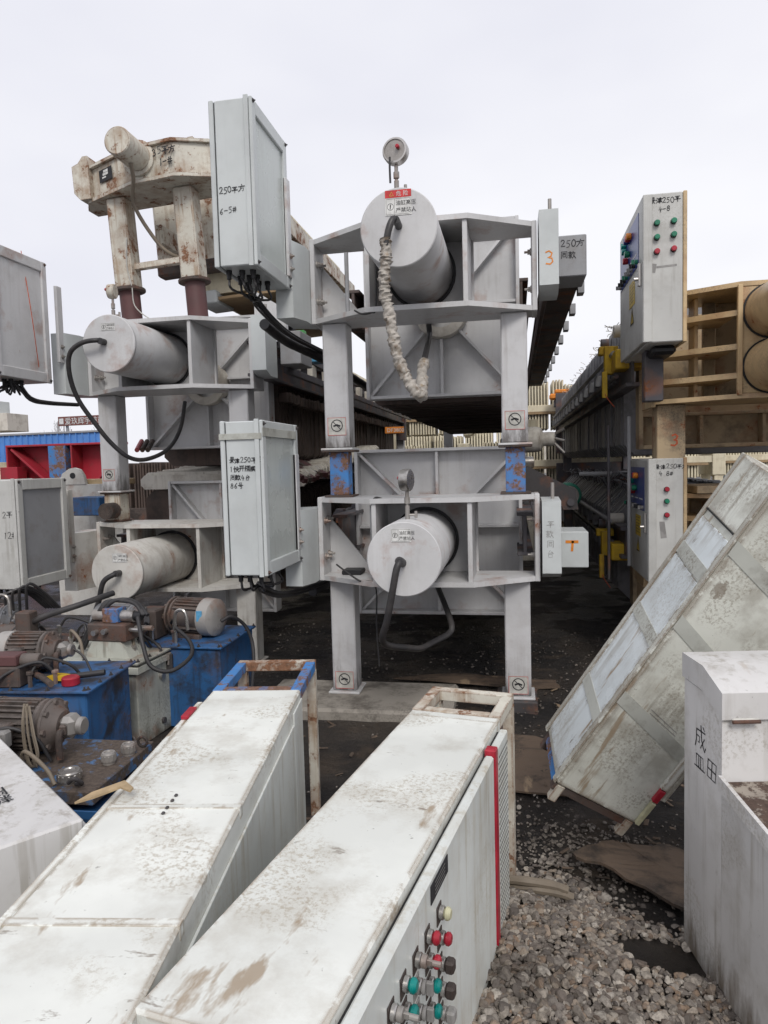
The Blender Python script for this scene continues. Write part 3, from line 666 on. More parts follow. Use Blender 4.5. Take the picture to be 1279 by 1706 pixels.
XC, YC = -.595, 4.75
pA = press('upper light grey filter press in the middle, barrel hose wrapped in plastic', (XC, YC, 1.70), .86, 1.42, 1.19, cx=-.015, fol=(-.53, .645, .40, 1.70),
           pack=(76, .09, 1.0, 1.16, 1.22, .38, 'plate_brown', 'A'), beam_len=8.2, cover=(.10, .06, .26, .53), rails=0, by0=.9, mats=dict(beam='beam_brown'))
pB = press('lower light grey filter press in the middle, standing on the concrete plinth', (XC, YC, 0), .80, 1.375, 1.055, cx=-.03, fol=(-.645, .645, .41, 1.71),
           pack=(76, .09, 1.0, 1.16, 1.18, .42, 'plate_dark', 'B'), beam_len=8.2, cover=(.02, -.03, .05, .30))
XD, YD = -2.865, 5.65
pC = press('upper grey filter press on the left, under the rusty press', (XD, YD, 1.41), .84, 1.41, 1.14, cx=-.11, cfront=-.72, fol=(-.62, .62, .38, 1.60), cover=(.10, .03, .22, .50),
           pack=(84, .085, 1.05, 1.22, 1.18, .22, 'plate_brown', 'C'), beam_len=8.4)
pD = press('lower cream grey filter press on the left, behind the hydraulic units', (XD, YD, GZ), .67, 1.23, .90, cx=-.14, cfront=-.72, fol=(-.43, .62, .30, 1.56), cover=None,
           pack=(46, .085, 1.0, 1.75, .14, 1.49, 'plate_white', 'D'), beam_len=6.0, mats=dict(body='cream_grey', cyl='cream_grey'))
for i, p in enumerate([c_ for c_ in pD.children if c_.name.startswith('filter_plate')]): p.location.z += i*.0075; p.location.x += random.uniform(-.03, .03)
me = plate_mesh('D2', 1.55, 1.0, .06, 'plate_brown')
for i in range(40):
    p = bpy.data.objects.new('filter_plate', me); COL.objects.link(p); p.parent = pD; p.location = (-.06, 1.05+i*.085, .47)
# cream plate tops showing above the left upper press far back
# --- details of the two middle presses
sticker(pA, (-.085, -.801, 1.19+.065), .145, .135)
sticker(pB, (-.10, -.801, 1.055+.10), .115, .075, head=False)
sticker(pC, (-.165, -.721, 1.14+.095), .115, .055, head=False); sticker(pD, (-.17, -.721, .90+.08), .12, .07, head=False)
gauge(pA, (-.035, -.70, 1.19+.21), (-.12, -1, 0), .235, .072, valve=1)
gauge(pB, (-.03, -.62, 1.055+.21), (-1, .25, 0), .235, .066, valve=1)
gauge(pC, (-.14, -.58, 1.14+.205), (-1, -.15, .0), .21, .055, ('rust_white', 'dull_metal'), valve=1)
def hp(t, Y, *pp): return [loc_at(t, px, py, Y if len(q) == 0 else q[0]) for px, py, *q in pp]
bpy.context.view_layer.update()
cyl('hose_fitting', 'rubber', pA, loc_at(pA, 664, 377, 3.95), loc_at(pA, 659, 366, 3.85), .021, 12)
tube('hydraulic_hose', 'rubber', pA, hp(pA, 3.86, (662, 370, 3.90), (655, 365, 3.85), (648, 380, 3.83), (642, 410, 3.83)), .019)
b = MB(); wp = hp(pA, 3.84, (642, 398), (643, 430), (640, 460), (641, 490), (648, 520), (655, 560), (664, 600), (680, 635), (698, 658), (703, 650, 4.0), (703, 620, 4.2), (707, 602, 4.4))
b.crumple(wp, .030); b.build('plastic_wrap', 'wrap', pA, sharp=50)
tube('hydraulic_hose', 'rubber', pA, hp(pA, 4.6, (706, 604, 4.4), (710, 585, 4.7), (715, 560, 5.0), (714, 540, 5.0)), .02)
tube('hydraulic_hose', 'rubber', pB, hp(pB, 3.9, (668, 937, 3.96), (666, 936, 3.88), (660, 950, 3.85), (652, 995, 3.86), (644, 1035, 3.88), (637, 1062, 3.92), (645, 1075, 4.0), (675, 1079, 4.15), (700, 1080, 4.3), (722, 1070, 4.45), (748, 1055, 4.6), (752, 1040, 4.65), (742, 1010, 4.8), (728, 975, 5.0)), .020)
cyl('hose_fitting', 'rubber', pB, loc_at(pB, 670, 938, 3.96), loc_at(pB, 665, 935, 3.87), .026, 12)
tube('hydraulic_hose', 'rubber', pC, hp(pC, 4.9, (174, 570, 4.94), (160, 567, 4.86), (135, 572, 4.85), (116, 590, 4.87), (116, 625, 4.92), (130, 665, 5.0), (158, 705, 5.1), (185, 738, 5.2), (215, 762, 5.3), (245, 765, 5.5), (280, 748, 5.8), (300, 715, 6.0), (308, 670, 6.2)), .018)
cyl('hose_fitting', 'rubber', pC, loc_at(pC, 176, 571, 4.95), loc_at(pC, 166, 568, 4.86), .024, 12)
tube('hydraulic_hose', 'rubber', pD, hp(pD, 4.9, (199, 955, 4.95), (190, 957, 4.86), (172, 970, 4.84), (165, 1000, 4.84), (160, 1015, 4.84)), .02)
cyl('hose_fitting', 'rubber', pD, loc_at(pD, 201, 954, 4.95), loc_at(pD, 192, 956, 4.86), .024, 12)
# thin cables on the middle presses
tube('cable', 'rubber', pA, hp(pA, 4.5, (590, 517), (602, 523), (618, 521), (626, 512), (626, 440)), .006)
tube('cable', 'rubber', pA, hp(pA, 4.0, (650, 305), (649, 280), (649, 262)), .006)
tube('cable', 'rubber', pB, hp(pB, 4.6, (640, 832), (624, 830, 4.5), (619, 850, 4.55), (625, 885), (630, 900)), .007)
tube('cable', 'rubber', pB, hp(pB, 4.55, (560, 940), (580, 955), (600, 968), (625, 975), (627, 1040), (630, 1085), (632, 1110)), .006)
box('junction_box', 'black', pB, -.60, -.46, .02, .16, .834, .866, c=.006)
cyl('pipe', 'grey_dark', pA, (-.47, -.12, .90), (-.47, -.12, 1.28), .014, 10); cyl('pipe', 'grey_dark', pB, (-.33, -.2, .84), (-.33, -.2, 1.33), .013, 10)
# stickers at the feet, writing on covers
foot_sticker(pA, -.665, .012, .10); foot_sticker(pA, .535, .012, .10); foot_sticker(pB, -.665, .012, .03); foot_sticker(pB, .535, .012, .03)
hand(['3'], (.795, -.0615, 1.20), XU, ZU, 'orange', pA, .085, .011)
hand(['250方', '同款'], (.915, .258, 1.36), XU, ZU, 'ink', pA, .048, .005, 1.5)
hand(['平', '款', '同', '台'], (.79, -.0615, 1.20), XU, ZU, 'grey_btn', pB, .045, .0035, 1.4)
b = MB(); O = Vector((.94, .258, .80+.23)); b.ribbon([(-.0, 0), (.07, .0)], .02, O, XU, ZU); b.ribbon([(.04, 0), (.035, -.06)], .016, O, XU, ZU); b.build('paint_mark', 'orange', pB)
for x, lab in ((-.6, 'blue worn steel spacer column under the left leg of the upper grey press'), (.6, 'blue worn steel spacer column under the right leg of the upper grey press')):
    t = thing('spacer_column', lab, 'column', (XC+x, YC+.097, 1.3765), 0, 'blue spacer columns')
    box('column', 'blue_worn', t, -.065, .065, -.065, .065, .012, .311, c=.004)
    box('base_plate', 'rust_heavy', t, -.10, .10, -.10, .10, .001, .0125, c=.002); box('top_plate', 'rust_heavy', t, -.11, .11, -.11, .11, .3105, .3235, c=.002)
for x, lab in ((-.6, 'rusty short spacer block between the two left presses, under the left leg'), (.6, 'rusty spacer block between the two left presses, under the right leg')):
    t = thing('spacer_column', lab, 'column', (XD+x, YD+.097, GZ+1.2335), 0, 'rusty spacer columns')
    box('column', 'rust_white', t, -.075, .075, -.075, .075, .012, .243, c=.004)
    box('base_plate', 'rust_heavy', t, -.10, .10, -.10, .10, .001, .0125, c=.002); box('top_plate', 'rust_heavy', t, -.10, .10, -.10, .10, .2425, .2555, c=.002)
    cyl('round_tube', 'rust_heavy', t, (.02, -.22, .02+.08), (.02, -.09, .02+.08), .07, 20)
foot_sticker(pC, -.665, .012, .10, .11)
# drip rail with bracket tabs on the right of the upper middle press
dr = box('drip_rail', 'beam_brown', pA, .80, 1.09, .62, 8.4, 1.215, 1.245, c=.004)
box('rail_web', 'beam_brown', pA, .81, .84, .62, 8.4, 1.05, 1.2145, c=.003)
for k in range(9): box('bracket_tab', 'grey_dark', pA, 1.0905, 1.14, 1.0+k*.8, 1.12+k*.8, 1.17, 1.26, c=.003)
for k in range(14): MB().prism([(.60, .18), (.74, .18), (.86, .26), (.86, .36), (.60, .36)], 3.6+k*.09, 3.65+k*.09, 'xz').build('plate_ear', 'plate_cream', pA)
# right side of the left upper press: rails, cable channel, plates seen above
zb = 1.125
MB().box(.80, .84, .4, 8.0, zb+.10, zb+.16, .003).box(.88, .92, .4, 8.0, zb-.12, zb-.06, .003).build('outer_rail', 'beam_dark', pC)
for k in range(12): box('rail_bracket', 'plate_white', pC, .845, .90, .7+k*.55, .85+k*.55, zb-.05, zb+.06, c=.003)
box('sensor_box', 'cyan_label', pC, .86, .96, 1.30, 1.52, zb+.10, zb+.22)
box('terminal_block', 'lime', pC, .82, .90, 1.0, 1.08, zb+.30, zb+.36); box('terminal_block', 'lime', pC, .82, .90, .55, .62, zb+.42, zb+.48)
for k in range(10): box('terminal_strip', 'black', pC, .80, .88, .66+k*.05, .69+k*.05, zb+.33-.02*k, zb+.39-.02*k, c=.002)
MB().prism([(.65, zb+.17), (.93, zb+.17), (.93, zb+.42), (.65, zb+.60)], .35, .42, 'xz').build('side_bracket', 'grey', pC)
for k in range(46):
    MB().prism([(-.2, 1.2), (.62, 1.2), (.70, 1.32), (.62, 1.50), (-.2, 1.52)], 3.2+k*.1, 3.26+k*.1, 'xz').build('pale_plate', 'plate_cream', pC)
b = MB()
for k in range(16):
    y = .8+k*.13; ry = random.uniform(-.3, .3)
    clp = MB().bar((.50, y, .26), (.92, y-.22+ry*.1, .06+random.uniform(-.03, .03)), .05, .05).build('plate_handle', 'brown_primer' if k % 3 else 'rust_heavy', pC)
for k in range(3):
    cyl('plate_handle', 'pink_red' if k == 0 else 'rust_heavy', pC, loc_at(pC, 236+k*9, 735, 6.3), loc_at(pC, 228+k*9, 750, 6.05), .022, 10)
for k in range(0):
    cyl('plate_handle', 'pink_red', pC, (-.42+k*.045, .8, .30), (-.52+k*.045, .58, .22), .022, 10)

# ------------------------------------------------------------------ electrical cabinets on the presses
def cabinet(label, x0, x1, y0, y1, z0, z1, mat='cab', cables=None, glands=9, writing=None, wpos=(.02, .45), wsize=.05, panel='cab_panel'):
    t = thing('electrical_cabinet', label, 'cabinet', (x0, y0, z0), 0, 'electrical cabinets hung on the presses')
    w, d, h = x1-x0, y1-y0, z1-z0
    box('body', mat, t, .034, w-.014, .004, d-.004, .004, h-.004, c=.006)
    dr = box('door', mat, t, 0, .028, 0, d, 0, h, c=.006)
    box('door_seal', 'black', dr, .0285, .0335, .012, d-.012, .012, h-.012, c=.001)
    box('edge_strip', mat, t, w-.0405, w-.0135, -.006, .0035, -.003, h+.006, c=.002)
    k = .06   # raised rim round the recessed side panel
    p = box('side_panel', panel, t, w-.0135, w-.009, k, d-k, k+.02, h-k, c=.001)
    for a in ((w-.0135, w+.008, 0, k, 0, h), (w-.0135, w+.008, d-k, d, 0, h), (w-.0135, w+.007, k+.0005, d-k-.0005, h-k-.02, h-.001), (w-.0135, w+.007, k+.0005, d-k-.0005, .001, k+.02)):
        box('rim', mat, p, *a, c=.005)
    for (y, z) in ((.02, .02), (d-.02, .02), (.02, h-.02), (d-.02, h-.02)): bolt(t, (w+.008, y, z), (1, 0, 0), .008, .012, 'iron', 'screw')
    for i in range(glands):
        gx = .06+(i % 3)*.06+random.uniform(-.01, .01); gy = .10+(i//3)*.14+random.uniform(-.02, .02)
        MB().cyl((gx, gy, .004), (gx, gy, -.018), .019, 6).cyl((gx, gy, -.018), (gx, gy, -.045), .014, 10).build('cable_gland', 'black', t)
        if cables:
            ex = [Vector(q)-Vector((x0, y0, z0)) for q in cables]; j = Vector((random.uniform(-.02, .02), random.uniform(-.03, .03), random.uniform(-.02, .02)))
            pts = [(gx, gy, -.04), (gx+.01, gy+.02, -.10)]+[tuple(q+j*(1-.6*n_/len(ex))) for n_, q in enumerate(ex)]
            tube('cable', 'rubber', t, pts, .0075, n=7, sub=5)
    if writing: hand(writing, (wpos[0], .0015, h*wpos[1]), XU, ZU, 'ink', t, wsize, .0041, 1.55)
    return t
cA = cabinet('tall grey cabinet hung at the top left of the middle upper press', -1.665, -1.415, 3.89, 4.50, 2.735, 3.655,
             cables=[at(425, 500, 4.5), at(455, 535, 4.7), at(490, 562, 5.2), at(545, 590, 6.0)], writing=['250平方', ' ', '6-5#'], wpos=(.045, .48), wsize=.036)
cB = cabinet('white grey cabinet with tape band and four written lines, beside the lower middle press', -1.655, -1.405, 3.84, 4.50, .972, 1.865,
             cables=[at(430, 975, 4.2), at(460, 990, 4.4), at(500, 985, 4.7), at(545, 968, 5.0)], writing=['景津250平方', '1快开隔膜', '同款4台', '86号'], wpos=(.05, .765), wsize=.031)
b = MB(); z = .80
b.box(-.003, .2520, -.0075, -.0045, z-.015, z+.02, .001).box(.2585, .261, -.003, .62, z+.00, z+.05, .001)
b.build('tape_band', 'tape', cB)
cC = cabinet('grey cabinet at the left picture edge on the upper left press', -3.92, -3.655, 4.58, 5.20, 2.31, 3.26, mat='grey', panel='grey',
             cables=[at(25, 640, 4.9), at(50, 665, 5.0), at(80, 672, 5.2), at(130, 675, 5.5)])
tube('wire', 'red_ink', cC, [Vector(at(35, 418, 5.0))-Vector((-3.92, 4.58, 2.31)), Vector(at(52, 520, 4.95))-Vector((-3.92, 4.58, 2.31)), Vector(at(65, 612, 5.05))-Vector((-3.92, 4.58, 2.31))], .003, n=5)
cD = cabinet('grey cabinet with dark side panel low at the left edge, behind the hydraulic units', -3.90, -3.585, 4.62, 5.20, .735, 1.555, mat='cab_old', panel='grey_dark', writing=['2平方', ' ', '12#'], wpos=(.18, .72), wsize=.05)
# black corrugated conduits
for nm, pts, lab in ((1, [at(520, 985, 4.9), at(545, 970, 5.1), at(560, 965, 5.5)], 'ribbed black conduit below the lower middle cabinet'),
                     (2, [at(440, 540, 4.8), at(480, 570, 5.3), at(540, 600, 6.0), at(620, 650, 7.6)], 'thick black cable bundle running back along the left upper press')):
    o = MB().tube(pts, .038, n=12, sub=14, jit=.03).build('cable_conduit', 'rubber'); tag(o, lab, 'conduit')

# ------------------------------------------------------------------ rusty small press on top of the left stack
t = thing('small_press', 'rusty cream small filter press leaning on top of the left stack', 'filter press', (-2.90, 5.70, 2.835), rot=(0, R(-3.5), 0))
for x in (-.30, .30):
    s_ = cyl('round_stub', 'brown_primer', t, (x, 0, 0), (x, 0, .30), .085, 24)
    cyl('flange', 'rust_heavy', s_, (x, 0, .30), (x, 0, .325), .135, 24, c=.004)
    box('leg', 'rust_white', t, x-.085, x+.085, -.085, .085, .326, 1.07, c=.012)
hx = [(-.66, .10), (-.56, -.05), (-.06, -.25), (.34, -.28), (.70, -.10), (.82, .05), (.82, .25), (-.66, .25)]
MB().prism(hx, 1.0705, 1.10).build('bottom_plate', 'rust_white', t); MB().prism([(a*.99, b_*.99) for a, b_ in hx], 1.345, 1.37).build('top_plate', 'rust_white', t)
MB().prism([(-.54, -.02), (-.06, -.22), (.34, -.25), (.66, -.08), (.66, .22), (-.54, .22)], 1.101, 1.344).build('head_box', 'rust_white', t)
for s_, x in ((-1, -.51), (1, .40)):
    MB().prism([(x, 1.09), (x, 1.44), (x+s_*.045, 1.44), (x+s_*.09, 1.39), (x+s_*.15, 1.37), (x+s_*.15, 1.15), (x+s_*.10, 1.09)], -.09, .2, 'xz').build('side_cheek', 'rust_white', t)
MB().lathe([(0, 0), (.10, 0), (.108, .01), (.108, .30), (.14, .31), (.14, .36), (0, .36)], 32, axis_mat((.03, -.56, 1.275), (.03, -.2, 1.27))[0]).build('cylinder_barrel', 'rust_white', t)
MB().bar((-.30, 0, .50), (.30, 0, .50), .06, .05).build('cross_bar', 'rust_white', t)
MB().box(-.30, .80, .55, .68, .58, 1.30, .03).build('follower_plate', 'rust_white', t); MB().box(-.305, .805, .545, .685, .56, .68, .02).build('lower_band', 'rust_heavy', t)
hand(['35平方', ' 1-#'], (.16, -.256, 1.32), Vector((1, -.1, 0)).normalized(), ZU, 'ink', t, .06, .009, 1.5)
U = Vector((.47, -.20, 0)).normalized(); O = Vector((-.42, -.082, 1.20))
n_ = MB().add([O, O+U*.17, O+U*.17+Vector((0, 0, .10)), O+Vector((0, 0, .10))], [(0, 1, 2, 3)]).build('name_plate', 'ink', t)
b = MB()
for (a, c_, d_, e) in ((.05, .045, .07, .02), (.06, .068, .06, .02), (.04, .025, .05, .012)): b.add([O+U*a+Vector((0, 0, c_))-Vector((0, .003, 0)), O+U*(a+d_)+Vector((0, 0, c_))-Vector((0, .003, 0)), O+U*(a+d_)+Vector((0, 0, c_+e))-Vector((0, .003, 0)), O+U*a+Vector((0, 0, c_+e))-Vector((0, .003, 0))], [(0, 1, 2, 3)])
b.build('plate_print', 'white', n_)
tube('hydraulic_hose', 'rubber_tan', t, [(.04, -.40, 1.17), (.02, -.34, 1.07), (-.06, -.22, .92), (.02, -.08, .68), (.12, -.02, .56), (.24, .08, .52)], .016)
tube('hydraulic_hose', 'rubber', t, [(.08, .35, 1.08), (.14, .3, .95), (.20, .28, .82)], .018)
tube('wire', 'plastic', t, [(-.22, -.10, .72), (-.24, -.11, .5), (-.22, -.10, .32), (-.20, -.12, .15), (-.08, -.14, .03), (.02, -.2, .0)], .005, n=6)
# its plate pack, seen from below behind the cabinet
me = plate_mesh('G', .95, .80, .06, 'plate_cream', True)
for i in range(26):
    p = bpy.data.objects.new('filter_plate', me); COL.objects.link(p); p.parent = t; p.location = (.42, .80+i*.085, .40)
MB().box(.16, .90, .72, 3.0, .33, .36, .004).build('drip_tray', 'wood', t); MB().box(.0, .2, .68, 1.1, .30, .42, .01).build('tray_end', 'cab', t)
for s_ in (-.1, 1.0): MB().box(s_-.03, s_+.03, .25, 3.1, .75, .92, .004).build('side_beam', 'rust_white', t)

# ------------------------------------------------------------------ tan presses on the right
def tan_press(label, loc, zf0, zf1, pack, beam_len, cyls=True, legs=True, mat='tan'):
    t = thing('filter_press', label, 'filter press', loc, 0, 'tan filter presses stacked on the right')
    def hexa(z0, z1, name, x1=1.5, inset=0):
        return MB().prism([(0, .25), (.47, -.02+inset), (x1, -.02+inset), (x1, .60), (0, .60)], z0, z1).build(name, mat, t)
    H = zf1-zf0
    hexa(zf0, zf0+.03, 'bottom_plate'); hexa(zf1-.03, zf1, 'top_plate')
    for k, f_ in enumerate((.20, .45, .74)): MB().prism([(0 if k < 2 else .02, .27), (.455, -.005), (.455, .45), (0, .45)], zf0+H*f_-.018, zf0+H*f_+.018).build('shelf_rib', mat, t)
    box('end_plate', mat, t, -.028, -.0005, .24, .62, zf0-.02, zf0+H*.22, c=.003)
    box('inner_post', mat, t, .26, .285, .28, .45, zf0+.031, zf1-.031, c=.003); box('inner_post', 'tan_dirty', t, .36, .44, .455, .50, zf0+.031, zf1-.031, c=.003)
    MB().bar((.12, .30, zf0+H*.76), (.08, .30, zf1-.08), .03, .05, (0, 1, 0)).build('strut', mat, t)
    box('front_plate', mat, t, .456, 1.5, -.015, .02, zf0+.031, zf1-.031, c=.004); box('front_rib', mat, t, .45, .48, -.035, -.0155, zf0+.02, zf1-.02, c=.003)
    box('back_plate', 'tan_dirty', t, .456, 1.5, .50, .53, zf0+.031, zf1-.031, c=.004)
    if cyls:
        for z in (.27, .74):
            cyl('cylinder_barrel', 'tan', t, (.655, -.62, zf0+H*z), (.655, -.016, zf0+H*z), .165, 40, c=.008)
            MB().lathe([(.166, 0), (.176, 0), (.176, .012), (.166, .012)], 40, axis_mat((.655, -.03, zf0+H*z), (.655, .2, zf0+H*z))[0]).build('dark_collar', 'black', t)
    if legs:
        for x in (.09, 1.2): box('leg', 'tan_dirty', t, x-.07, x+.12, .30, .48, 0, zf0-.001, c=.006)
    f_ = box('follower_plate', 'tan_dirty', t, .0, 1.42, 1.02, 1.07, zf0-.30, zf1, c=.004)
    for a in ((-.002, .03, .90, 1.019, zf0-.302, zf1+.002), (.031, 1.42, .905, 1.019, zf0-.30, zf0-.27), (.031, 1.42, .905, 1.019, zf0-.05, zf0-.025), (.45, .475, .91, 1.018, zf0-.269, zf0-.051), (.90, .925, .91, 1.018, zf0-.269, zf0-.051)): box('flange', 'tan_dirty', f_, *a, c=.003)
    n, dy, yst, w_, h_, z0, mt, key = pack
    me = plate_mesh(key, w_, h_, dy*.7, mt)
    for i in range(n):
        p = bpy.data.objects.new('filter_plate', me); COL.objects.link(p); p.parent = t; p.location = (.62+random.uniform(-.01, .01), yst+i*dy, z0+random.uniform(-.008, .008))
    zb = zf0+H*.40
    bm_ = MB().box(-.14, -.04, .62, beam_len, zb+.10, zb+.13, .003).box(-.14, -.04, .62, beam_len, zb-.13, zb-.10, .003).box(-.10, -.08, .62, beam_len, zb-.11, zb+.11, .002).build('side_beam', 'beam_dark', t)
    cyl('drive_rail', 'grey_dark', t, (-.19, .9, zb+.16), (-.19, beam_len, zb+.16), .02, 10); cyl('drive_rail', 'beam_dark', t, (-.17, .9, zb-.02), (-.17, beam_len, zb-.02), .018, 10)
    for k in range(int(beam_len/.6)): box('rail_bracket', 'grey_dark', t, -.20, -.141, 1.5+k*.6, 1.62+k*.6, zb+.02, zb+.12, c=.003)
    MB().box(-.15, 1.4, beam_len, beam_len+.15, zf0-.25, zf1+.2, .006).build('tail_plate', 'beam_dark', t)
    for x in (0, 1.15): box('leg', 'beam_dark', t, x, x+.16, beam_len+.151, beam_len+.30, GZ-loc[2] if loc[2] < .5 else 0, zf1, c=.004)
    # yellow plate shifter drive
    zd = zf0; zf0 = zf0+(.24 if cyls else .05)
    d = MB().box(-.20, .02, .72, .98, zf0+H*.10, zf0+H*.30, .008).build('drive_cover', 'yellow', t)
    MB().box(-.24, -.17, 1.05, 1.13, zf0+H*.10, zf0+H*.40, .004).box(-.27, -.12, 1.16, 1.26, zf0+H*.33, zf0+H*.42, .004).box(-.265, -.225, 1.0, 1.04, zf0-.12, zf0+H*.12, .004).build('drive_bracket', 'yellow', d)
    cyl('drive_motor', 'plate_white', d, (-.17, 1.08, zf0+H*.56), (-.05, 1.08, zf0+H*.56), .05, 16, c=.006); cyl('bearing', 'beam_dark', d, (-.24, 1.3, zf0+H*.47), (-.18, 1.3, zf0+H*.47), .045, 16)
    tube('wire', 'red_ink', d, [(-.25, 1.02, zf0), (-.24, 1.0, zf0-.10), (-.18, .95, zf0-.2)], .004, n=5)
    return t
pE = tan_press('upper tan filter press with two big barrels at the right edge', (.965, 4.98, 1.36), .60, 1.34, (88, .09, 1.45, 1.34, 1.22, .26, 'plate_grey', 'E'), 9.6)
pF = tan_press('lower tan filter press on the right, half hidden by the leaning cabinet', (.985, 5.42, GZ), .70, 1.40, (86, .09, 1.3, 1.42, 1.10, .28, 'plate_grey', 'F'), 9.4, cyls=False)
def ties(par, n, x0, x1, z, r_, hmax, y0, y1):      # loose cloth ties and hoses bristling on the plate tops
    bs = [MB(), MB()]
    for k in range(n):
        x = random.uniform(x0, x1); y = random.uniform(y0, y1); b = bs[k % 2]
        b.tube([(x, y, z), (x+random.uniform(-.04, .04), y+random.uniform(-.03, .03), z+hmax*.5), (x+random.uniform(-.07, .06), y+random.uniform(-.06, .06), z+hmax*random.uniform(.3, 1))], r_, n=4, sub=2)
    bs[0].build('cloth_ties', 'beam_dark', par, stuff=True); bs[1].build('cloth_ties', 'plate_white' if par is pE else 'grey_dark', par, stuff=True)
ties(pE, 240, -.05, .3, 1.47, .004, .045, 1.4, 9); ties(pF, 420, -.0, .5, 1.37, .007, .13, 1.3, 9)
hand(['3'], (.10, .298, .40), XU, ZU, 'red_ink', pE, .085, .011)
cyl('pipe', 'grey_dark', pE, (-.10, .75, -.60), (-.10, .75, .55), .014, 10)
cyl('pipe', 'beam_dark', pE, (-.22, 1.0, -.75), (-.22, 1.0, .50), .012, 10); cyl('pipe', 'grey_dark', pE, (-.40, 1.6, .10), (-.12, 1.6, .10), .02, 10)
MB().prism([(-.22, .28), (-.04, .20), (.0, -.05), (-.2, -.16)], .25, .42, 'xz').build('guard_plate', 'pink_red', pF)
b = MB()
for k in range(30): b.tube([(.5+k*.03+random.uniform(-.02, .02), .1+random.uniform(-.1, .1), 1.47), (.5+k*.03+random.uniform(-.05, .05), .1, 1.52), (.52+k*.03, .12+random.uniform(-.05, .05), 1.47)], .014, n=6, sub=3)
b.build('blue_cloth', 'cyan_label', pF)
box('tray', 'tan_dirty', pF, .30, 1.5, .0, .5, 1.405, 1.46)

def control_cabinet(label, x0, x1, y0, y1, z0, z1, btns, writing, wpos):
    t = thing('control_cabinet', label, 'cabinet', (x0, y0, z0), 0, 'control cabinets on the tan presses'); w, d, h = x1-x0, y1-y0, z1-z0
    box('body', 'cab_old', t, .004, w-.024, .004, d, 0, h, c=.006)
    box('back_cover', 'tan', t, w-.0235, w, .001, d+.004, -.004, h+.004, c=.004)
    dr = box('door', 'cab_old', t, -.026, .0035, .02, d-.01, .006, h-.006, c=.005)
    box('corner_post', 'cab_old', t, -.024, .03, -.004, .0195, .003, h-.003, c=.004)
    pn = box('operator_panel', 'panel_blue', dr, -.0295, -.0262, .14, d-.06, h*.57, h*.93, c=.001)
    for (fy, fz, mt) in ((.35, .80, 'orange'), (.42, .80, 'red_btn'), (.50, .80, 'panel_blue'), (.62, .66, 'teal_btn'), (.45, .50, 'green_btn'), (.55, .42, 'red_btn'), (.66, .80, 'teal_btn')):
        y = .14+(d-.2)*fy; z = h*(.57+.36*fz); cyl('button', mt, pn, (-.03, y, z), (-.065, y, z), .022, 14, c=.004)
    for k in range(8):
        y = .17+(d-.26)*k/7; z = h*.60; MB().cyl((-.03, y, z), (-.05, y, z), .015, 10).box(-.068, -.051, y-.004, y+.004, z-.014, z+.014, .002).build('selector_switch', random.choice(['black', 'black', 'green_btn', 'grey_btn']), pn)
    for k in range(3): box('print_strip', 'white', pn, -.0310, -.0297, .2+k*.2, .34+k*.2, h*.66, h*.67, c=.0003)
    ys = box('yellow_notice', 'panel_yellow', dr, -.0285, -.0262, .30, .52, h*.34, h*.52, c=.0005)
    b = MB()
    for k in range(6): b.ribbon([(.03, .02+k*.022), (.19, .02+k*.022)], .004, (-.0288, .52, h*.35), (0, -1, 0), ZU)
    b.build('print_lines', 'brown_btn', ys)
    b = MB(); O = Vector((-.0285, .46, h*.21)); b.add([O, O+Vector((0, -.12, 0)), O+Vector((0, -.06, .11))], [(0, 1, 2)]); ts = b.build('warning_triangle', 'panel_yellow', dr)
    b = MB(); b.ribbon([(0, 0), (.12, 0), (.06, .11), (0, 0)], .012, O+Vector((-.001, 0, 0)), (0, -1, 0), ZU); b.ribbon([(.06, .02), (.055, .045), (.066, .05), (.06, .08)], .008, O+Vector((-.001, 0, 0)), (0, -1, 0), ZU); b.build('bolt_mark', 'ink', ts)
    MB().box(-.045, -.0262, .05, .075, h*.40, h*.56, .004).cyl((-.045, .062, h*.45), (-.07, .062, h*.45), .012, 10).build('door_handle', 'chrome', dr)
    for (bx, bz, mt) in btns:
        MB().cyl((w*bx, .004, h*bz), (w*bx, -.008, h*bz), .0185, 18).build('button_ring', 'black', t)
        MB().cyl((w*bx, -.008, h*bz), (w*bx, -.026, h*bz), .0165, 18, c=.003).build('push_button', mt, t)
    hand(writing, (w*wpos[0], .002, h*wpos[1]), XU, ZU, 'ink', t, wpos[2], .0042, 1.45)
    return t
kE = control_cabinet('scuffed control cabinet with six push buttons above the tan press', .825, 1.06, 4.73, 5.70, 2.31, 3.215,
    [(.24, .80, 'green_btn'), (.66, .805, 'green_btn'), (.24, .705, 'green_btn'), (.66, .715, 'green_btn'), (.24, .61, 'red_btn'), (.66, .62, 'red_btn')], ['景津250平', '  4-8'], (.06, .97, .034))
b = MB(); b.ribbon([(0, 0), (.11, .006)], .012, (.06, .0025, .46), XU, ZU); b.ribbon([(0, .0), (.005, .03)], .03, (.035, .0025, .44), XU, ZU); b.build('scuff', 'grey_btn', kE)
box('mast', 'beam_dark', kE, .04, .16, .32, .44, -.34, -.001, c=.006)
MB().box(.05, .20, .12, .5, -.06, -.001, .02).build('gland_plate', 'black', kE)
kF = control_cabinet('control cabinet with three push buttons, behind the leaning cabinet', .95, 1.185, 5.27, 6.2, .70, 1.585,
    [(.42, .755, 'red_btn'), (.42, .66, 'green_btn'), (.42, .55, 'red_btn')], ['景津250平方', ' 4 8#'], (.10, .955, .033))
MB().add([(.06, .002, .32), (.10, .002, .325), (.085, .002, .44), (.05, .002, .44)], [(0, 1, 2, 3)]).build('scuff', 'grey_btn', kF)

